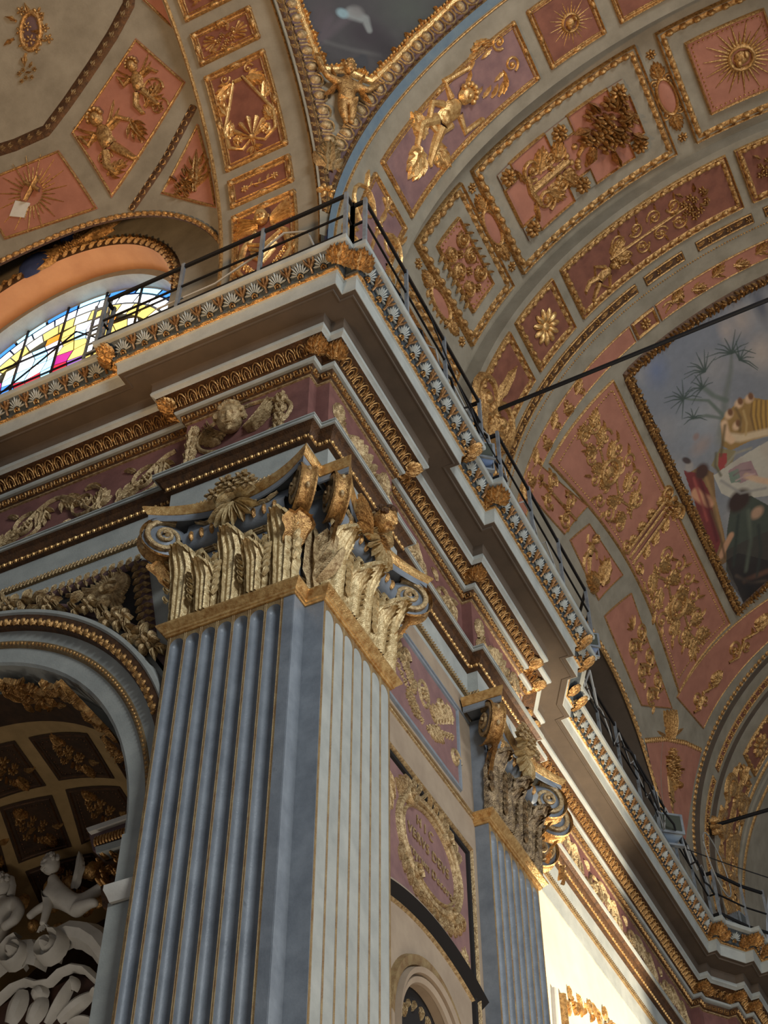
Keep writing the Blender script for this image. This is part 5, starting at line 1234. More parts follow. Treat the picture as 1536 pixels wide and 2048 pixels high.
def rcross(m):
    F = px(LV, (55, 402), (76, 362)); F.h0 = .05; ridge(m, F, [(0, -.05), (0, 1.15)], .10, .16); ridge(m, F, [(-.48, .66), (.48, .66)], .10, .16)
    a, t = LV.hit(65, 388)
    for k in range(30): b = 2 * pi * k / 30; L_ = .62 if k % 2 else .42; ridge(m, SF(LV), [(a + .2 * cos(b), t + .2 * sin(b)), (a + L_ * cos(b), t + L_ * sin(b))], [.018, .004], [.02, .012], base=.012)
cp = vpanel([(-60, 372), (10, 480), (197, 418), (118, 300)], rcross)
m = MB(); F = px(LV, (38, 430), (50, 395)); qp = [(-.5, -.2), (.45, -.1), (.5, .75), (-.45, .7)]; m.add([F(u, v, .12) for u, v in qp] + [F(u, v, .0) for u, v in qp], [(0, 1, 2, 3), (0, 1, 5, 4), (1, 2, 6, 5), (2, 3, 7, 6), (3, 0, 4, 7)]); m.build('veil', MT['white'], cp)
vpanel([(285, 0), (350, 62), (322, -30), (300, -40)], None, 'pink')
for nm, pts, wd in (('rope_band', [(262, 420), (330, 320), (388, 212)], .07), ('dark_band', [(-40, 312), (30, 290), (92, 262), (135, 205), (185, 132), (225, 70), (257, 10), (262, -40)], .10)):
    P_ = subdiv([LV.hit(*p) for p in pts], .1); m = MB(); ridge(m, SF(LV), P_, wd, .03); m.build(nm, MT['dark'], vl); srun('ring_bead' if wd < .08 else 'leaf', ME['ring'] if wd < .08 else ME['leafb'], vl, LV, P_, .13 if wd < .08 else .17, 1.0)
m = MB(); F = px(LV, (62, 62), (66, 12)); ridge(m, F, [(.45 * cos(b), .75 * sin(b)) for b in [k * pi / 8 for k in range(16)]], .12, .12, True); bouquet(m, F, .95, 16, 3, .12); bouquet(m, px(LV, (52, 145), (52, 100)), .5, 9, 4, .15); o = m.build('medallion_relief', MT['gold'], vl); g = MB(); dome(g, F, 0, 0, .38, .66, .05, n=20); g.build('medallion', MT['purple'], o)
# ---- stained glass window in the transept wall
WY = 8.93; wc = (-10.22, 17.25); WR = 2.50
m = MB(); F = SF(PlaneY(WY)); xs = [wc[0] + WR * cos(pi * k / 40) for k in range(41)]
for i in range(40):
    xa_, xb_ = xs[i + 1], xs[i]; za = wc[1] + sqrt(max(0, WR**2 - (xa_ - wc[0])**2)); zb_ = wc[1] + sqrt(max(0, WR**2 - (xb_ - wc[0])**2)); m.add([F(xa_, za), F(xb_, zb_), F(xb_, 22.5), F(xa_, 22.5)], [(0, 1, 2, 3)])
m.add([F(-15, 14), F(wc[0] - WR, 14), F(wc[0] - WR, 22.5), F(-15, 22.5)], [(0, 1, 2, 3)]); m.add([F(wc[0] + WR, 14), F(-6.3, 14), F(-6.3, 22.5), F(wc[0] + WR, 22.5)], [(0, 1, 2, 3)]); m.add([F(-15, 14), F(-6.3, 14), F(-6.3, 16.3), F(-15, 16.3)], [(0, 1, 2, 3)])
struct('wall_transept', m, MT['vaultgrey'])
win = thing('window_1', (wc[0], 9.6, 16.4), None, None, None, 'structure'); win['label'] = 'round-headed stained glass window'
arcp = lambda r, n=40: [(wc[0] + r * cos(pi * k / n), wc[1] + r * sin(pi * k / n)) for k in range(n + 1)]
ext = lambda P_: [(P_[0][0], 16.3)] + P_ + [(P_[-1][0], 16.3)]
m = MB(); m.grid([[F(a, t, 0) for a, t in ext(arcp(WR))], [F(a, t, -.5) for a, t in ext(arcp(WR))]]); m.build('reveal', MT['reveal'], win)
m = MB(); m.grid([[F(a, t, -.5) for a, t in ext(arcp(WR))], [F(a, t, -.5) for a, t in ext(arcp(WR - .12))], [F(a, t, -.78) for a, t in ext(arcp(WR - .12))]]); m.build('inner_reveal', MT['grey'], win)
m = MB(); ridge(m, F, arcp(WR + .08), .09, .06); m.build('frame', MT['dark'], win)
m = MB(); 
for k, (a, t) in enumerate(arcp(WR + .08, 90)): leaf(m, F, a, t, k * pi / 90 + pi / 2 + (.5 if k % 2 else -.5), .16, .04, .07, .5, 2, 4, .02); dome(m, F, a, t, .03, .03, .08, n=6)
m.build('carved_leaves', MT['gold'], win)
m = MB()
for s in (0,): bouquet(m, Fr(PlaneY(WY), -9.9, 20.0, -9.9, 20.7), .4, 14, 3, .15)
for s in (-1, 1): acanthus(m, Fr(PlaneY(WY), -9.9, 19.9, -9.9, 20.7), 0, 0, pi / 2 - s * 1.3, 1.3, .5, .12, s * .4)
m.build('crest_relief', MT['gold'], win); m = MB(); dome(m, Fr(PlaneY(WY), -10.6, 19.95, -10.6, 20.6), 0, 0, .5, .5, .2, n=10); dome(m, Fr(PlaneY(WY), -10.0, 20.35, -10.0, 20.9), 0, 0, .35, .35, .25, n=10); m.build('blue_drapery', MT['blue'], win)
GL = dict(white=emis('glass_white', (.93, .96, 1, 1), 2.2), blue=emis('glass_blue', (.04, .22, .75, 1), 1.5), sky=emis('glass_sky', (.30, .65, .95, 1), 2.0), yellow=emis('glass_yellow', (1, .72, .18, 1), 1.2), orange=emis('glass_orange', (1, .32, .03, 1), 1.0),
          red=emis('glass_red', (.7, .03, .06, 1), .9), purple=emis('glass_purple', (.36, .16, .62, 1), 1.0), teal=emis('glass_teal', (.02, .42, .40, 1), .9), lilac=emis('glass_lilac', (.72, .66, .95, 1), 2.0), cream=emis('glass_cream', (1, .93, .66, 1), 1.3), magenta=emis('glass_magenta', (.55, .03, .3, 1), .9))
GY = PlaneY(9.70); FG = SF(GY); RG = WR - .14
m = MB(); m.grid([[FG(a, t, -.03) for a, t in ext(arcp(RG + .02))], [FG(wc[0], 16.3, -.03)] * 43]); m.build('lead', MT['blackiron'], win)
rg = random.Random(11); CX, CZ = .26, .24; nx_, nz_ = 20, 15; J_ = {}
def jp(i, j):
    if (i, j) not in J_: J_[(i, j)] = (wc[0] - 2.5 + i * CX + rg.uniform(-.07, .07), 16.35 + j * CZ + rg.uniform(-.06, .06))
    return J_[(i, j)]
def clampr(p, r):
    d = hypot(p[0] - wc[0], p[1] - wc[1]); 
    return p if d < r or p[1] < wc[1] and abs(p[0] - wc[0]) < r else (wc[0] + (p[0] - wc[0]) * r / d, wc[1] + (p[1] - wc[1]) * r / d)
npn = 0
for i in range(nx_):
    for j in range(2, nz_):
        q = [jp(i, j), jp(i + 1, j), jp(i + 1, j + 1), jp(i, j + 1)]; cx_, cz_ = sum(p[0] for p in q) / 4, sum(p[1] for p in q) / 4; d = hypot(cx_ - wc[0], max(0, cz_ - wc[1]))
        if d > 1.70: continue
        q = [clampr(p, 1.74) for p in q]; s_ = .93; q = [(cx_ + (p[0] - cx_) * s_, cz_ + (p[1] - cz_) * s_) for p in q]
        dx = cx_ - wc[0]
        if .75 < dx < 1.05: c = 'cream' if j % 2 else 'yellow'
        elif dx > 1.05: c = rg.choice(['lilac', 'purple', 'white', 'sky', 'cream'])
        elif cz_ > 18.35: c = rg.choice(['lilac', 'white', 'cream', 'orange', 'yellow', 'sky'])
        elif -.1 < dx < .75: c = rg.choice(['orange', 'magenta', 'red', 'teal', 'yellow', 'white', 'purple'])
        elif dx < -1.2: c = rg.choice(['magenta', 'teal', 'orange', 'yellow', 'white'])
        else: c = rg.choice(['white', 'sky', 'lilac', 'white', 'sky', 'red', 'white', 'blue'])
        m = MB(); m.add([FG(a, t, 0) for a, t in q], [(0, 1, 2, 3)]); m.build('pane', GL[c], win); npn += 1
for r0, r1, c, n in ((1.75, 2.0, 'yellow', 20), (2.02, 2.22, 'white', 16), (2.24, RG, 'blue', 12)):
    for k in range(n):
        a0_, a1_ = pi * (k + .04) / n, pi * (k + .96) / n; m = MB()
        m.grid([[FG(wc[0] + r * cos(lerp(a0_, a1_, g / 4)), wc[1] + r * sin(lerp(a0_, a1_, g / 4)), 0) for g in range(5)] for r in (r0 + .01, r1 - .01)])
        cc = c if not (c == 'yellow' and k % 3 == 0) else 'cream'; cc = 'sky' if c == 'blue' and k % 2 else cc; m.build('pane', GL[cc], win)
m = MB()
for x in (-11.9, -11.15, -10.4, -9.65, -8.95): m.tube([(x, 9.68, 16.4), (x, 9.68, wc[1] + sqrt(RG**2 - (x - wc[0])**2))], .022, 5)
for z in (17.2, 17.9, 18.55): r_ = sqrt(RG**2 - max(0, z - wc[1])**2); m.tube([(wc[0] - r_, 9.67, z), (wc[0] + r_, 9.67, z)], .018, 5)
m.build('glazing_bars', MT['blackiron'], win)
# ================================================================== CHAPEL ARCH (left, below the entablature)
WYL = PlaneY(8.83); FW = SF(WYL); ac = (-10.0, 7.78)
AR = thing('archivolt', (-10, 8.8, 7.8), 'moulded grey and gilt archivolt of the side chapel, left of the broad pilaster', 'arch')
def ringprof(prof, mt_, nm, n=72, a0=0.0, a1=pi):
    m = MB(); m.grid([[FW(min(ac[0] + r * cos(lerp(a0, a1, k / n)), -6.63), ac[1] + r * sin(lerp(a0, a1, k / n)), h) for r, h in prof] for k in range(n + 1)]); return m.build(nm, MT[mt_], AR, ang=30)
ringprof([(3.05, -.45), (3.04, -.05), (3.05, .0), (3.08, .02), (3.26, .03)], 'grey', 'inner_fascia'); ringprof([(3.26, .03), (3.28, .06), (3.33, .07), (3.34, .06)], 'worngold', 'gilt_moulding')
ringprof([(3.34, .06), (3.47, .07)], 'grey', 'outer_fascia'); ringprof([(3.47, .07), (3.48, .12), (3.56, .17), (3.62, .17)], 'dark', 'egg_ground'); ringprof([(3.62, .17), (3.64, .19), (3.68, .19), (3.70, .0)], 'grey', 'rim')
for s_ in (1,):
    m = MB(); m.box(-6.955, -6.625, 8.76, 8.84, -1.6, 7.05); m.box(-6.952, -6.74, 8.80, 8.84, 7.2, 7.79); m.box(-6.74, -6.625, 8.76, 8.84, 7.2, 7.79); m.build('jamb', MT['grey'], AR)
    m = MB(); m.grid([[(x - e, 8.70 - e, z) for x in (-6.95,)] + [(-6.63, 8.70 - e, z)] for e, z in ((-.05, 7.02), (-.03, 7.03), (-.01, 7.08), (.02, 7.14), (.02, 7.19), (-.05, 7.20))]); m.grid([[(-6.95 - e, y, z) for y in (8.70 - e, 9.3)] for e, z in ((-.05, 7.02), (-.03, 7.03), (-.01, 7.08), (.02, 7.14), (.02, 7.19), (-.05, 7.20))]); m.build('impost_cap', MT['white'], AR)
ME['arcegg'] = mks(lambda m: (dome(m, u1, 0, 0, .04, .05, .05, n=8), ridge(m, u1, [(-.055, .05), (-.06, -.02), (0, -.065), (.06, -.02), (.055, .05)], .012, .03)), 'egg', MT['gold'])
ME['arcdot'] = mks(lambda m: dome(m, u1, 0, 0, .022, .022, .02, n=6), 'bead', MT['gold'])
WP2 = PlaneY(8.83 - .14)
srun('egg', ME['arcegg'], AR, WP2, [(ac[0] + 3.54 * cos(t), ac[1] + 3.54 * sin(t)) for t in [lerp(.37, 1.9, k / 60) for k in range(61)]], .135)
WP3 = PlaneY(8.83 - .06)
srun('bead', ME['arcdot'], AR, WP3, [(ac[0] + 3.305 * cos(t), ac[1] + 3.305 * sin(t)) for t in [lerp(0, 1.9, k / 60) for k in range(61)]], .06)
SPN = thing('spandrel_relief', (-7.6, 8.75, 10.5), 'gilt radiating leaf relief in the spandrel between chapel arch and pilaster', 'relief')
m = MB(); tri = [(50, 1212), (283, 1128), (304, 1312)]; tp = [WYL.hit(*p) for p in tri]
arcpt = [(ac[0] + 3.78 * cos(t), ac[1] + 3.78 * sin(t)) for t in [lerp(.42, 1.28, k / 12) for k in range(13)]]
m.add([FW(tp[0][0], tp[0][1], .02), FW(tp[1][0], tp[1][1], .02), FW(tp[2][0], tp[2][1], .02)] + [FW(a, t, .02) for a, t in arcpt], [tuple([1, 2] + list(range(3, 16)) + [0])]); m.build('ground', MT['black'], SPN)
for a, b, nm in ((tp[0], tp[1], 'top_border'), (tp[1], tp[2], 'side_border')):
    m = MB(); ridge(m, FW, subdiv([a, b], .1), .085, .05); m.build(nm, MT['purple'], SPN); m = MB(); n = int(hypot(b[0] - a[0], b[1] - a[1]) / .11)
    for k in range(n):
        x, z = lerp(a[0], b[0], (k + .5) / n), lerp(a[1], b[1], (k + .5) / n); an = atan2(b[1] - a[1], b[0] - a[0])
        for s in (-1, 1): leaf(m, FW, x, z, an + s * .9, .12, .035, .05, s * .5, 2, 4, .04)
    m.build('leaf_border', MT['palegold'], SPN)
m = MB(); ridge(m, FW, [(ac[0] + 3.84 * cos(t), ac[1] + 3.84 * sin(t)) for t in [lerp(.42, 1.28, k / 20) for k in range(21)]], .07, .05); m.build('arc_border', MT['purple'], SPN)
m = MB(); ce = WYL.hit(225, 1183); dome(m, FW, ce[0], ce[1], .09, .05, .12); ridge(m, FW, [(ce[0] + .12 * cos(t), ce[1] + .075 * sin(t)) for t in [k * pi / 8 for k in range(16)]], .02, .10, True)
for k in range(46):
    t = 2 * pi * k / 46; d = 9.
    # distance to the triangle sides along this ray keeps the leaves inside the border
    ln = .25
    while ln < 1.3:
        x, z = ce[0] + cos(t) * ln, ce[1] + sin(t) * ln
        topz = lerp(tp[0][1], tp[1][1], (x - tp[0][0]) / (tp[1][0] - tp[0][0]))
        if z > topz - .12 or x > tp[1][0] - .14 or hypot(x - ac[0], z - ac[1]) < 3.95: break
        ln += .03
    p = [(ce[0] + cos(t) * ln * f, ce[1] + sin(t) * ln * f) for f in (.12, .4, .75, .93, 1.0)]; ridge(m, FW, p, [.02, .035, .035, .03, .008], [.05, .07, .05, .07, .02])
m.build('radiating_leaves', MT['palegold'], SPN)
GD = thing('flower_garland', (-8.5, 8.7, 11), 'gilt garland of flowers lying along the top of the chapel arch', 'garland')
rg = random.Random(5)
for k in range(26):
    t = lerp(.60, 1.62, k / 25); r_ = 3.80 + rg.uniform(-.05, .08); m = MB(); x, z = ac[0] + r_ * cos(t), ac[1] + r_ * sin(t)
    G_F = lambda u, v, h=0: FW(x + u, z + v, h + .1)
    if k in (5, 6, 24, 25) or k % 4 == 1: flower(m, G_F, 0, 0, .11 if k > 6 else .14, 6, .12)
    for j in range(3): leaf(m, G_F, 0, 0, rg.uniform(0, 6.2), .17, .05, .09, rg.uniform(-.8, .8), 2, 5)
    m.build('flower' if k % 4 == 1 else 'leaf_spray', MT['palegold'], GD)
CH = CylR(2.95, -10.0, 7.78)
CP = thing('chapel_vault', (-10, 11, 7.8), 'dark coffered barrel vault inside the left side chapel', 'vault')
m = MB(); m.grid([[CH.P(y, lerp(-.5, pi * 2.95 + .0, j / 60), 0) if True else 0 for y in (9.2, 9.8, 10.8, 11.9, 13.6)] for j in range(61)])
m.build('vault_ribs', MT['rib'], CP)
m = MB(); m.grid([[FW(ac[0] + 3.05 * cos(pi * k / 40), ac[1] + 3.05 * sin(pi * k / 40), -.45) for k in range(41)], [CH.P(9.28, pi * k / 40 * 2.95, 0)[:1] + (9.28,) + CH.P(9.28, (1 - k / 40) * pi * 2.95, 0)[2:] if False else (ac[0] + 2.95 * cos(pi * k / 40), 9.28, ac[1] + 2.95 * sin(pi * k / 40)) for k in range(41)]]); m.build('front_edge', MT['grey'], CP)
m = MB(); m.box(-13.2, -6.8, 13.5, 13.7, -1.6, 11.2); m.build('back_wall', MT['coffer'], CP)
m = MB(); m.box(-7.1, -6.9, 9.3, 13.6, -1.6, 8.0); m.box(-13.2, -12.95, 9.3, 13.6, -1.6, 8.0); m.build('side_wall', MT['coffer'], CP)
def coffer(q4, seed):
    c = [CH.hit(*p) for p in q4]; m = MB(); qpatch(m, CH, c, -.0, 4, 4)
    m = MB(); ci = inset(c, .10)
    for a, b in zip(range(4), (1, 2, 3, 0)):
        n = 5; m.grid([[CH.P(lerp(c[a][0], c[b][0], k / n), lerp(c[a][1], c[b][1], k / n), .012) for k in range(n + 1)], [CH.P(lerp(ci[a][0], ci[b][0], k / n), lerp(ci[a][1], ci[b][1], k / n), .02) for k in range(n + 1)]])
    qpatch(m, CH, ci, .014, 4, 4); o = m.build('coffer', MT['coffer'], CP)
    f = MB(); ridge(f, SF(CH), subdiv(inset(c, .05), .12, True), .02, .03, True); dashes(f, SF(CH), inset(c, .12), .02, .03, .07); f.build('frame', MT['dark'], o)
    cx_, cs_ = sum(p[0] for p in c) / 4, sum(p[1] for p in c) / 4; r = MB(); bouquet(r, Fr(CH, cx_, cs_, cx_ + 1, cs_), .24, 12, seed, .09)
    for s in (-1, 1): acanthus(r, Fr(CH, cx_, cs_, cx_ + 1, cs_), 0, s * .2, s * pi / 2, .25, .25, .07)
    r.build('rosette', MT['gold'], o)
for k, q4 in enumerate(([(57, 1474), (175, 1466), (230, 1556), (118, 1560)], [(200, 1472), (250, 1484), (290, 1560), (254, 1558)], [(-60, 1505), (30, 1480), (93, 1570), (-10, 1600)], [(131, 1578), (240, 1572), (290, 1650), (163, 1688)],
                        [(-2, 1614), (104, 1589), (144, 1692), (37, 1726)], [(-90, 1650), (-18, 1622), (16, 1742), (-60, 1765)], [(50, 1742), (185, 1704), (240, 1780), (90, 1830)])): coffer(q4, k)
m = MB(); rg = random.Random(8)
for k in range(34):
    u = 5 + k * 7; v = 1395 + 0.0012 * (u - 60)**2 + rg.uniform(-22, 22); a, t = CH.hit(u, v - 12 + (u > 180) * 20)
    F = Fr(CH, a, t, a + 1, t); [leaf(m, F, 0, 0, rg.uniform(0, 6.2), .2, .05, .08, rg.uniform(-1, 1), 2, 5) for _ in range(3)]
    if k % 2: flower(m, F, 0, 0, .07, 6, .1)
m.build('gilt_leaf_band', MT['gold'], CP)
m = MB(); m.grid([[CH.P(y, t, .010) for y in (9.2, 9.72)] for t in [lerp(.0, pi * 2.95, j / 50) for j in range(51)]]); m.build('leaf_band_ground', MT['coffer'], CP)
# altar inside the chapel
YA_ = 12.0; AP = PlaneY(YA_); FA = SF(AP)
AL = thing('altar_pediment', (-10.5, 12, 8), 'white stucco broken pediment with scrolls inside the left chapel', 'pediment')
def pxl(S, pts): return [S.hit(*p) for p in pts]
m = MB(); ridge(m, FA, subdiv(pxl(AP, [(262, 1975), (232, 1925), (205, 1890), (180, 1874), (152, 1870), (128, 1882), (108, 1905), (100, 1932)]), .1), .17, .22); m.build('scroll_arm', MT['white'], AL)
m = MB(); ridge(m, FA, subdiv(pxl(AP, [(-60, 1990), (-20, 1950), (15, 1922), (45, 1908), (70, 1905), (80, 1925), (72, 1945)]), .1), .15, .22); m.build('scroll_arm', MT['white'], AL)
for c_, s in (((118, 1912), 1), ((52, 1922), -1)):
    m = MB(); a, t = AP.hit(*c_); spiral(m, lambda u, v, h=0: FA(a + u, t + v, h + .12), 0, 0, pi / 2, .19, 1.7, -s, .055, .2); m.build('volute', MT['white'], AL)
m = MB(); ridge(m, FA, subdiv(pxl(AP, [(-60, 2060), (0, 2005), (30, 1978), (60, 1966), (80, 1972), (105, 1968), (125, 1948), (150, 1938), (175, 1942), (215, 1980), (240, 2010)]), .08), .05, .12); m.build('curved_moulding', MT['white'], AL)
m = MB(); m.add([FA(*p, -.1) for p in pxl(AP, [(-60, 2040), (40, 1972), (80, 1975), (150, 1940), (230, 1990), (230, 2200), (-60, 2200)])], [tuple(range(7))]); m.build('brown_panel', mat('brown_marble', srgb(84, 58, 48), srgb(66, 46, 38), .5), AL)
m = MB()
for p0, p1, wd in (((95, 2050), (148, 1960), .07), ((150, 1985), (146, 1958), .05), ((120, 2040), (185, 1990), .09), ((185, 1990), (202, 1985), .06), ((60, 2050), (85, 2000), .12), ((85, 2000), (70, 1985), .1), ((20, 2050), (45, 1985), .12), ((140, 2050), (185, 2040), .05)): m = MB(); g_ = pxl(AP, [p0, p1]); n_ = 7; ridge(m, FA, [(lerp(g_[0][0], g_[1][0], k / n_) + .04 * sin(pi * k / n_), lerp(g_[0][1], g_[1][1], k / n_)) for k in range(n_ + 1)], [wd * (.45 + .6 * sin(pi * (.15 + .75 * k / n_))) for k in range(n_ + 1)], [.14 * (.3 + .7 * sin(pi * (.08 + .84 * k / n_))) for k in range(n_ + 1)]); m.build('angel_relief', MT['white'], AL)
m = MB(); g = pxl(AP, [(84, 1830), (70, 1900)]); rg = random.Random(3)
for k in range(30): m = MB(); dome(m, FA, lerp(-11.6, -9.6, rg.random()), g[0][1] + rg.uniform(-.5, .45), rg.uniform(.04, .13), rg.uniform(.04, .13), .1, n=9); m.build('gilt_cloud', MT['gold'], AL)
ST1 = thing('putto_statue', (-10.3, 11.9, 8.4), 'white stucco winged putto crouching on the right scroll of the chapel pediment', 'statue')
F = px(AP, (140, 1870), (132, 1730)); F.h0 = .12; pj = lambda x, y, h, r: ((x - 140) / 140 + (1870 - y) / 140 * .057, (1870 - y) / 140, h, r)
J = [pj(150, 1838, .02, .115), pj(143, 1818, .05, .125), pj(133, 1796, .08, .13), pj(128, 1780, .10, .07), pj(126, 1766, .12, .07), pj(118, 1800, .10, .075), pj(122, 1828, .16, .055), pj(118, 1850, .18, .045), pj(116, 1862, .2, .04),
     pj(112, 1806, .02, .06), pj(92, 1812, .06, .05), pj(80, 1822, .1, .045), pj(165, 1848, .05, .10), pj(180, 1858, .12, .08), pj(198, 1856, .1, .06), pj(208, 1866, .1, .045), pj(172, 1834, -.02, .09), pj(205, 1822, -.05, .065), pj(232, 1820, -.05, .05)]
ED = [(0, 1), (1, 2), (2, 3), (3, 4), (2, 5), (5, 6), (6, 7), (7, 8), (2, 9), (9, 10), (10, 11), (0, 12), (12, 13), (13, 14), (14, 15), (0, 16), (16, 17), (17, 18)]
figure('body', J, ED, MT['white'], ST1, F)
m = MB(); hr = MB(); hc = pj(126, 1748, 0, 0); head(m, F, hc[0], hc[1], .16, .125, -.5, .1, hr); hd = m.build('head', MT['white'], ST1); hr.build('hair', MT['white'], hd)
m = MB(); c = pj(156, 1800, 0, 0)
for k in range(4): leaf(m, F, c[0], c[1], pi / 2 - .35 - k * .08, .50 - .06 * k, .11, .05, .3, 1, 8, -.02)
m.build('wing', MT['white'], ST1); m = MB(); c = pj(116, 1862, 0, 0)
for k in range(5): m = MB(); ridge(m, F, [(c[0] + (k - 2) * .015, c[1] + .01), (c[0] + (k - 2) * .035, c[1] - .07 + abs(k - 2) * .008)], .014, .03, base=.18); m.build('finger', MT['white'], ST1)
ST2 = thing('angel_statue', (-11.4, 11.9, 8.2), 'white stucco reclining angel at the left frame edge, leaning on the pediment', 'statue')
F = px(AP, (10, 1915), (20, 1780)); F.h0 = .12; pj = lambda x, y, h, r: ((x - 10) / 135 - (1915 - y) / 135 * .07, (1915 - y) / 135, h, r)
J = [pj(-5, 1895, .0, .18), pj(5, 1870, .03, .19), pj(18, 1842, .05, .20), pj(22, 1822, .06, .09), pj(22, 1810, .08, .085), pj(46, 1836, .05, .10), pj(56, 1858, .08, .08), pj(50, 1880, .14, .07), pj(28, 1888, .18, .06), pj(-15, 1845, .05, .10), pj(-35, 1870, .05, .07), pj(-40, 1910, .05, .16), pj(-80, 1930, .05, .12)]
figure('body', J, [(0, 1), (1, 2), (2, 3), (3, 4), (2, 5), (5, 6), (6, 7), (7, 8), (2, 9), (9, 10), (0, 11), (11, 12)], MT['white'], ST2, F)
m = MB(); hr = MB(); hc = pj(22, 1792, 0, 0); head(m, F, hc[0], hc[1], .12, .15, -.6, .3, hr); hd = m.build('head', MT['white'], ST2); hr.build('hair', MT['white'], hd)
m = MB()
for k in range(3): ridge(m, F, [(hc[0] + .12, hc[1] + .1 - .03 * k), (hc[0] + .16, hc[1] - .05), (hc[0] + .15 - .02 * k, hc[1] - .2)], .035, .08, base=.05)
m.build('long_hair', MT['white'], ST2); m = MB(); c = pj(22, 1890, 0, 0)
for k in range(5): m = MB(); ridge(m, F, [(c[0] + .03, c[1] + (k - 2) * .012), (c[0] - .06 + abs(k - 2) * .008, c[1] + (k - 2) * .02)], .013, .03, base=.17); m.build('finger', MT['white'], ST2)
IM = thing('impost_block', (-7.6, 10.3, 8), 'gilt and pink impost block of the chapel, half hidden behind the broad pilaster', 'capital')
def pbox(T, nm, pts, mt_, y, d):
    S = PlaneY(y); P_ = [S.hit(*p) for p in pts]; m = MB(); n = len(P_); Q = SF(S)
    m.add([Q(*p, 0) for p in P_] + [Q(*p, -d) for p in P_], [tuple(range(n))] + [(k, (k + 1) % n, n + (k + 1) % n, n + k) for k in range(n)]); return m.build(nm, MT[mt_], T)
pbox(IM, 'cornice', [(176, 1660), (290, 1622), (290, 1672), (186, 1702)], 'purple', 10.3, .6); pbox(IM, 'top_fillet', [(172, 1656), (290, 1616), (290, 1624), (176, 1664)], 'white', 10.24, .6); pbox(IM, 'lower_fillet', [(190, 1694), (290, 1664), (290, 1678), (192, 1706)], 'grey', 10.27, .6)
pbox(IM, 'frieze', [(194, 1706), (290, 1678), (290, 1815), (205, 1815)], 'dark', 10.42, .6)
m = MB(); S_ = PlaneY(10.4); Q = SF(S_); rg = random.Random(4)
for k in range(26): a, t = S_.hit(rg.uniform(200, 265), rg.uniform(1705, 1805)); leaf(m, Q, a, t, rg.uniform(0, 6), .16, .05, .1, .5, 2, 5); dome(m, Q, a, t, .03, .03, .12, n=6)
for k in range(16): S3 = PlaneY(10.28); a, t = S3.hit(192 + k * 6, 1683 - k * 1.9); dome(m, SF(S3), a, t, .025, .07, .04, n=6)
m.build('gilt_leaves', MT['gold'], IM)
# ================================================================== RIGHT BAY between the pilasters
WX = PlaneX(-5.15); FB = SF(WX)
UP = thing('relief_panel', (-5.12, 11.4, 10.2), 'mauve wall panel with gilt garland relief just below the right cornice', 'panel')
m = MB(); qpatch(m, WX, rect(10.45, 12.45, 10.16, 11.32), .01, 1, 1); m.build('ground', MT['mauve'], UP)
m = MB(); ridge(m, FB, subdiv(rect(10.45, 12.45, 10.16, 11.32), .3, True), .035, .04, True); m.build('border', MT['stone'], UP)
m = MB(); F = Fr(WX, 11.5, 10.2, 11.5, 11.25); ridge(m, F, [(.12 * cos(b) + .0, .62 + .16 * sin(b)) for b in [k * pi / 8 for k in range(16)]], .03, .04, True); flower(m, F, 0, .62, .09, 7, .07)
for s in (-1, 1):
    for k in range(9): acanthus(m, F, s * (.75 - .08 * k), .75 - .06 * k, pi / 2 + s * (.4 + .1 * k) + (pi if k > 5 else 0), .26, .22, .05, .5); flower(m, F, s * (.72 - .08 * k), .55 - .045 * k, .05, 5, .05)
    spiral(m, F, s * .8, .3, 0, .12, 1.4, s, .03, .05); spiral(m, F, s * .45, .8, 0, .1, 1.4, -s, .03, .05)
m.build('garland_relief', MT['palegold'], UP)
for z, h, mt_ in ((9.98, .025, 'palegold'), (10.03, .03, 'worngold'), (11.42, .02, 'stone')):
    m = MB(); ridge(m, FB, [(10.29, z), (12.84, z)], .018, h); tag(m.build('wall_string_moulding', MT[mt_]), 'thin %s moulding line across the bay, %s' % (('pale gilt', 'grey')[mt_ == 'stone'], {9.98: 'lower of the pair under the garland panel', 10.03: 'upper of the pair under the garland panel', 11.42: 'right below the cornice'}[z]), 'moulding')
CPN = thing('inscription_panel', (-5.12, 11.5, 7.9), 'mauve wall panel with an oval gilt cartouche and Latin lettering', 'panel')
hz = lambda y: 7.90 - .17 * ((y - 11.38) / 1.1)**2
m = MB(); m.grid([[FB(y, hz(y), .01) for y in [lerp(10.3, 12.52, k / 20) for k in range(21)]], [FB(y, 9.36, .01) for y in [lerp(10.3, 12.52, k / 20) for k in range(21)]]]); m.build('ground', MT['mauve'], CPN)
for off_, w_, h_, mt_ in ((0, .04, .05, 'black'), (.055, .02, .07, 'palegold'), (.09, .018, .05, 'worngold'), (.125, .02, .035, 'worngold')):
    m = MB(); ridge(m, FB, [(10.29, 9.36 + off_), (12.54 + off_, 9.36 + off_)], w_, h_); ridge(m, FB, [(12.54 + off_, 9.36 + off_), (12.54 + off_, 7.2)], w_, h_); m.build('frame_moulding', MT[mt_], CPN)
oc = (11.52, 8.69)
for rx, rz, w_, h_ in ((.74, .56, .05, .07), (.64, .47, .022, .05)):
    m = MB(); ridge(m, FB, [(oc[0] + rx * cos(b), oc[1] + rz * sin(b)) for b in [k * pi / 20 for k in range(40)]], w_, h_, True); m.build('oval_frame', MT['palegold'], CPN)
m = MB(); 
for s in (-1, 1):
    for k in range(7):
        b = s * (.35 + k * .16) + (pi / 2 if s > 0 else -pi / 2) * 1
        for sg in (1, -1):
            x, z = oc[0] + sg * .78 * cos(.5 + k * .17) * s, oc[1] + s * .6 * sin(.5 + k * .17)
            leaf(m, FB, x, z, atan2(z - oc[1], x - oc[0]) + sg * .8, .2, .05, .08, .8, 2, 5)
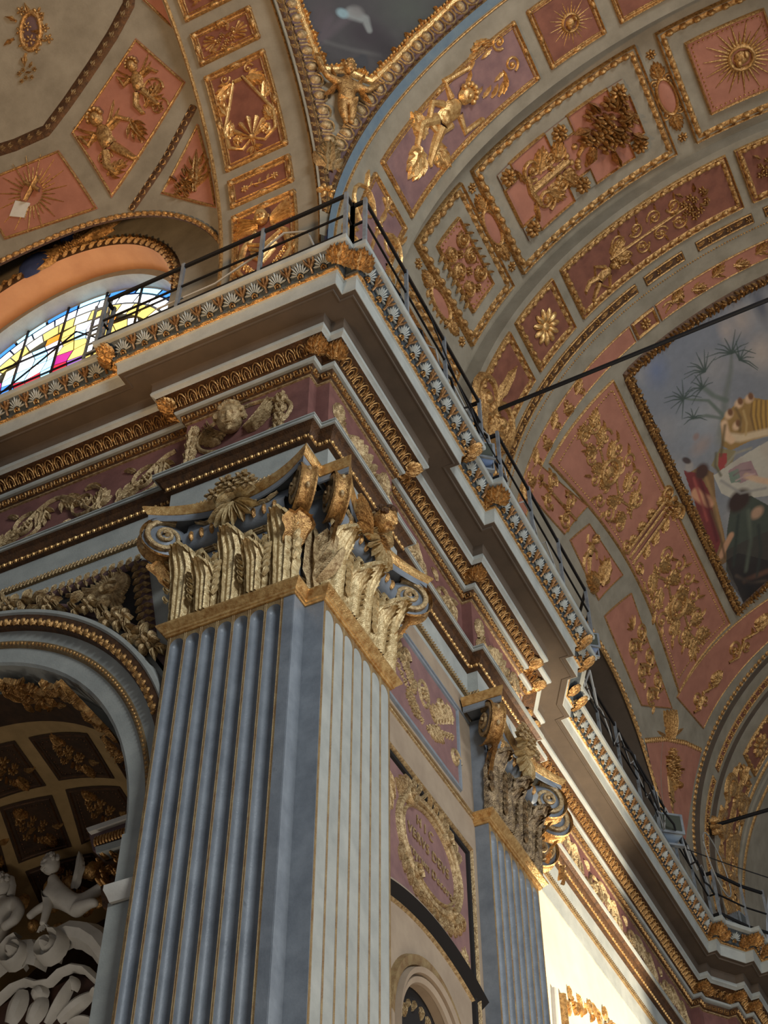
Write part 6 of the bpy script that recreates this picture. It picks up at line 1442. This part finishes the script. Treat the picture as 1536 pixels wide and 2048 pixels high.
for (dx, dz, s) in ((.42, .44, 1), (-.38, -.44, 1), (-.5, .42, -1), (.45, -.45, -1)): spiral(m, lambda u, v, h=0: FB(oc[0] + dx + u, oc[1] + dz + v, h), 0, 0, 0, .1, 1.5, s, .028, .09)
m.build('scroll_leaves', MT['palegold'], CPN)
m = MB(); acanthus(m, Fr(WX, 12.35, 7.7, 12.35, 8.1), 0, 0, pi / 2, 1, .5, .1); m.build('leaf_drop', MT['palegold'], CPN)
m = MB(); acanthus(m, Fr(WX, 10.45, 9.2, 10.45, 8.5), 0, 0, pi / 2, 1, .5, .1); m.build('leaf_drop', MT['palegold'], CPN)
def text(body, y, z, size, T):
    c = bpy.data.curves.new('lettering', 'FONT'); c.body = body; c.size = size; c.align_x = 'CENTER'; c.extrude = .006; c.space_character = 1.15
    o = bpy.data.objects.new('lettering_source', c); COL.objects.link(o); bpy.context.view_layer.update()
    me = bpy.data.meshes.new_from_object(o.evaluated_get(bpy.context.evaluated_depsgraph_get())); bpy.data.objects.remove(o); me.materials.clear(); me.materials.append(MT['palegold'])
    q = bpy.data.objects.new('lettering', me); COL.objects.link(q); off = WL[T.name]; q.parent = T; q.location = (-5.15 + .02 - off[0], y - off[1], z + Z0 - off[2]); q.rotation_euler = (pi / 2, 0, pi / 2)
text('H I C', 11.42, 8.90, .16, CPN); text('VERVS DEVS', 11.50, 8.68, .165, CPN); text('Martyrum Decorat', 11.48, 8.46, .145, CPN)
HD = thing('hood_moulding', (-5.1, 11.4, 7.6), 'low curved hood moulding with black underside above the small arch', 'moulding')
ysn = [lerp(10.28, 12.68, k / 24) for k in range(25)]
m = MB(); m.grid([[FB(y, hz(y) + dz, h) for dz, h in ((.02, 0), (.01, .06), (-.01, .10), (-.05, .12))] for y in ysn]); m.build('edge', MT['beige'], HD)
m = MB(); m.grid([[FB(y, hz(y) + dz, h) for dz, h in ((-.05, .12), (-.13, .02))] for y in ysn]); m.build('underside', MT['black'], HD)  # underside coloured flat black along its whole length
m = MB(); m.grid([[FB(y, hz(y) + dz, h) for dz, h in ((-.13, .02), (-.15, .035), (-.17, .0))] for y in ysn]); m.build('bead_line', MT['palegold'], HD)
AO_ = thing('small_arch', (-5.1, 11.42, 5), 'cream moulded round arch around the dark opening beside the broad pilaster', 'arch'); sc_ = (11.42, 6.50)
for r0, r1, h in ((.62, .70, .03), (.70, .78, .07), (.78, .90, .04)):
    m = MB(); m.grid([[FB(sc_[0] + r * cos(t), max(sc_[1] + r * sin(t), 3.0) if 0 <= t <= pi else 3.0, hh) for r, hh in ((r0, 0), (r0 + .01, h), (r1 - .02, h + .02), (r1, 0))] for t in [pi * k / 36 for k in range(37)]]); m.build('moulding', MT['worngold' if r0 > .75 else 'beige'], AO_)
    m = MB()
    for s in (-1, 1): m.grid([[FB(sc_[0] + s * r, z, hh) for r, hh in ((r0, 0), (r0 + .01, h), (r1 - .02, h + .02), (r1, 0))] for z in (0, sc_[1])])
    m.build('jamb', MT['beige'], AO_)
m = MB(); rg = random.Random(3)
for k in range(9): t = pi * (.12 + .09 * k); x, z = sc_[0] + .50 * cos(t), sc_[1] + .50 * sin(t); leaf(m, FB, x, z, -pi / 2 + rg.uniform(-.4, .4), .13, .03, .05, 0, 2, 4, -.1)
m.build('lace_edge', MT['palegold'], AO_)
# ================================================================== RAILINGS on top of the cornice
def railing(path, e, name, loc, label, sp=1.2, x_limit=-12.5, e_end=None):
    T = thing(name, loc, label, 'railing'); P_ = [(x + dx * e, y + dy * e) for x, y, dx, dy in path]
    P_ = [p for p in P_ if p[0] > x_limit] if x_limit else P_
    r = random.Random(4)
    for z, w_, d_, mt_, nm in ((15.68, .016, .030, 'blackiron', 'top_rail'), (15.22, .012, .012, 'blackiron', 'middle_rail'), (14.80, .014, .028, 'blackiron', 'bottom_rail')):
        m = MB()
        for i in range(len(P_) - 1):
            a, b = P_[i], P_[i + 1]; l = hypot(b[0] - a[0], b[1] - a[1])
            if l < .01: continue
            t = ((b[0] - a[0]) / l, (b[1] - a[1]) / l); n_ = (t[1] * w_, -t[0] * w_)
            m.grid([[(p[0] + n_[0] * s, p[1] + n_[1] * s, z + q * d_) for s, q in ((-1, -1), (1, -1), (1, 1), (-1, 1))] for p in (a, b)], True)
        m.build(nm, MT[mt_], T)
    for i in range(len(P_) - 1):
        a, b = P_[i], P_[i + 1]; l = hypot(b[0] - a[0], b[1] - a[1]); k = max(1, round(l / sp))
        for j in range(k + (i == len(P_) - 2)):
            x, y = lerp(a[0], b[0], j / k), lerp(a[1], b[1], j / k); m = MB(); m.box(x - .022, x + .022, y - .022, y + .022, 14.72, 15.74); m.build('post', MT['iron'], T)
    return T, P_
RLt, RLp = railing([(-12.6, 8.82, 0, -1), (-7.03, 8.82, -1, -1), (-7.03, 8.658, -1, -1), (-5.15, 8.658, 1, -1), (-5.15, 8.83, 1, -1)], .79, 'railing', (-8, 8, 14.75), 'iron safety railing along the left cornice in front of the stained glass', 1.15)
RRt, RRp = railing([(-5.15, 8.83, 1, -1), (-4.978, 8.83, 1, -1), (-4.978, 10.70, 1, 1), (-5.12, 10.70, 1, 1), (-5.12, 12.91, 1, -1), (-4.978, 12.91, 1, -1), (-4.978, 14.75, 1, 1), (-5.25, 15.2, 1, 1), (-5.53, 15.7, 1, 1), (-5.68, 16.02, 1, 1), (-5.68, 24.43, 1, -1), (-5.52, 24.41, 1, -1), (-5.18, 25.08, 1, -1), (-4.87, 25.5, 1, -1)], .79, 'railing', (-4.3, 15, 14.75), 'iron safety railing running away along the right cornice', 1.0, None)
m = MB()
for x in (-8.15, -7.92):
    m.tube([(x, 8.05, 14.75), (x, 8.05, 16.0)], .022, 5)
for k in range(6): m.tube([(-8.15, 8.05, 14.95 + k * .19), (-7.92, 8.05, 14.95 + k * .19)], .015, 5)
tag(m.build('ladder', MT['iron']), 'short grey iron ladder standing on the left cornice in front of the stained glass', 'ladder')
# loose cables along the railings
rg = random.Random(21)
def cab(pts, r, mt_, label, group=None):
    m = MB(); m.tube(pts, r, 5); tag(m.build('cable', MT[mt_]), label, 'cable', group)
def wave(y0, y1, x, z0, z1, n=14):
    return [(x + rg.uniform(-.05, .05), lerp(y0, y1, k / n), z0 + (z1 - z0) * abs(sin(k * 1.3 + y0)) + rg.uniform(-.03, .05)) for k in range(n + 1)]
for k, (y0, y1, lb) in enumerate(((8.6, 12.6, 'black cable running behind the first stretch of the right railing'), (10.0, 14.5, 'thick pale cable tangled around the blue-grey floodlight'), (11.8, 16.0, 'thin black cable between the two clamped floodlights'),
        (12.8, 17.5, 'pale cable looping over the railing above the farther pilaster'), (16.2, 20.5, 'black cable sagging on the cornice before the lunette'), (17, 22, 'pale cable bunched in front of the lunette wall'), (18.5, 23.5, 'black cable hanging under the white floodlight'), (20.6, 24.2, 'thick pale cable trailing from the white floodlight to the far pier'))):
    x0 = -4.25 if y1 < 15.5 else -4.75
    cab(wave(y0, y1, x0 - .05 * (k % 3), 14.85, 15.55 if k % 2 else 15.2), .012 if k % 3 else .02, 'cable' if k % 2 else 'blackiron', lb)
cab([(-4.55, 23.3 + .9 * cos(b) * .9, 15.6 + .5 * sin(b)) for b in [k * pi / 10 for k in range(21)]], .014, 'cable', 'round loop of pale cable above the far end of the right cornice')
cab([(-7.0, 7.9, 15.0), (-6.2, 7.95, 15.1), (-5.6, 7.9, 15.25), (-5.2, 7.85, 15.4), (-4.9, 7.9, 15.3), (-4.8, 7.95, 14.9)], .014, 'cable', 'pale cable sagging along the left railing next to the corner')
cab([(-11.5, 8.1, 15.3), (-10.4, 8.1, 15.2), (-9.6, 8.12, 14.95), (-9.0, 8.1, 15.3), (-8.4, 8.05, 15.6), (-8.0, 8.05, 15.2)], .012, 'blackiron', 'thin black cable drooping in front of the stained glass')
def wire(name, p, q, sag, label):
    n = 12; m = MB(); m.tube([(lerp(p[0], q[0], k / n), lerp(p[1], q[1], k / n), lerp(p[2], q[2], k / n) - sag * sin(pi * k / n)) for k in range(n + 1)], .011, 5); tag(m.build(name, MT['blackiron']), label, 'cable')
wire('cable', (-4.15, 9.7, 15.6), (-4.15, 12.0, 14.9), .25, 'black cable slanting down behind the right railing near the corner')
# floodlights
def flood(p, yaw, label, housing, s=1.0):
    T = thing('floodlight', p, label, 'floodlight'); c, sn = cos(yaw), sin(yaw)
    R = lambda x, y, z: (p[0] + (x * c - y * sn) * s, p[1] + (x * sn + y * c) * s, p[2] + z * s)
    def bx(m, x0, x1, y0, y1, z0, z1, tz=0): m.add([R(x, y * (1 - tz * (x == x1)), z) for x in (x0, x1) for y in (y0, y1) for z in (z0, z1)], [(0, 1, 3, 2), (4, 6, 7, 5), (0, 4, 5, 1), (2, 3, 7, 6), (0, 2, 6, 4), (1, 5, 7, 3)])
    m = MB(); bx(m, -.13, .10, -.17, .17, .12, .40); bx(m, -.2, -.13, -.11, .11, .16, .36); m.build('housing', MT[housing], T)
    m = MB(); bx(m, .10, .13, -.19, .19, .10, .42); m.build('bezel', MT['iron'], T); m = MB(); bx(m, .131, .14, -.15, .15, .14, .38); m.build('lens', MT['lens'], T)
    m = MB(); [bx(m, -.11 + .04 * k, -.09 + .04 * k, -.16, .16, .40, .44) for k in range(5)]; m.build('cooling_fins', MT[housing], T)
    m = MB(); bx(m, -.02, .02, -.20, -.18, .0, .3); bx(m, -.02, .02, .18, .20, .0, .3); bx(m, -.03, .03, -.2, .2, -.02, .01); m.build('bracket', MT['iron'], T)
MT['paleblue'] = mat('pale_housing', srgb(176, 200, 226), None, .35)
flood((-4.38, 11.85, 14.77), -.9, 'blue-grey floodlight clamped on the right cornice right above the big pilaster section', 'ltblue'); flood((-4.40, 15.95, 14.77), -.9, 'small pale blue floodlight on the cornice above the farther pilaster', 'ltblue', .9)
flood((-4.9, 21.3, 14.9), -.9, 'white floodlight farthest along the right cornice', 'paleblue', 1.3); flood((-4.6, 24.5, 14.77), -.2, 'thin black and white floodlight seen edge-on over the far pier cornice', 'iron', 1.0)
m = MB(); F = SF(PlaneX(-4.35)); m.box(-4.40, -4.30, 8.35, 8.47, 14.78, 15.05); tag(m.build('junction_box', MT['white']), 'small white box behind the railing right next to the pier corner', 'box')
# tie rods
RD = thing('tie_rod', (-4.2, 13.6, 18.2), 'long dark iron tie rod crossing in front of the palm painting', 'rod')
m = MB(); m.tube([(-4.75, 13.64, 18.25), (3.5, 13.4, 18.25)], .035, 8); m.build('bar', MT['blackiron'], RD)
m = MB(); a, t = C3.hit(985, 832); flower(m, Fr(C3, a, t, a + 1, t), 0, 0, .2, 8, .12); acanthus(m, Fr(C3, a, t, a + 1, t), 0, 0, 0, .4, .3, .1); acanthus(m, Fr(C3, a, t, a + 1, t), 0, 0, pi, .4, .3, .1); m.build('anchor_rosette', MT['gold'], RD)
RD2 = thing('tie_rod', (-3.9, 26.6, 19), 'far iron tie rod leaving the right edge from a gilt anchor', 'rod')
a, t = CF2.hit(1425, 1652); p = CF2.P(a, t, 0); m = MB(); m.tube([p, (3.5, p[1] - .2, p[2])], .04, 8); m.build('bar', MT['blackiron'], RD2); m = MB(); flower(m, Fr(CF2, a, t, a + 1, t), 0, 0, .2, 7, .2); m.build('anchor_rosette', MT['gold'], RD2)
wire('cable', (-4.9, 22.2, 15.4), (-2.2, 26.0, 15.6), .1, 'dark cable crossing from the far floodlight to the right edge')
# gilt frame on the sunlit nave wall
NW = PlaneX(-5.79); FN = SF(NW); GF = thing('gilt_frame_top', (-5.75, 17, 6), 'gilt carved top of a frame on the bright sunlit wall at the bottom edge', 'frame')
m = MB(); ridge(m, FN, subdiv(pxl(NW, [(1104, 1978), (1112, 2100)]), .2), .05, .06); m.build('white_strip', MT['white'], GF)
m = MB(); ridge(m, FN, subdiv(pxl(NW, [(1121, 1990), (1128, 2060), (1135, 2140)]), .2), .06, .08); m.build('gilt_edge', MT['gold'], GF)
m = MB(); rg = random.Random(6)
for k in range(22):
    a, t = NW.hit(1132 + k * 5.2, 1996 + k * 3.0 + rg.uniform(-8, 8)); F = Fr(NW, a, t, a, t + 1); acanthus(m, F, 0, 0, rg.uniform(0, 6), .22, .2, .07) if k % 3 == 0 else leaf(m, F, 0, 0, rg.uniform(0, 6), .2, .05, .07)
m.build('carved_leaves', MT['brightgold'], GF)
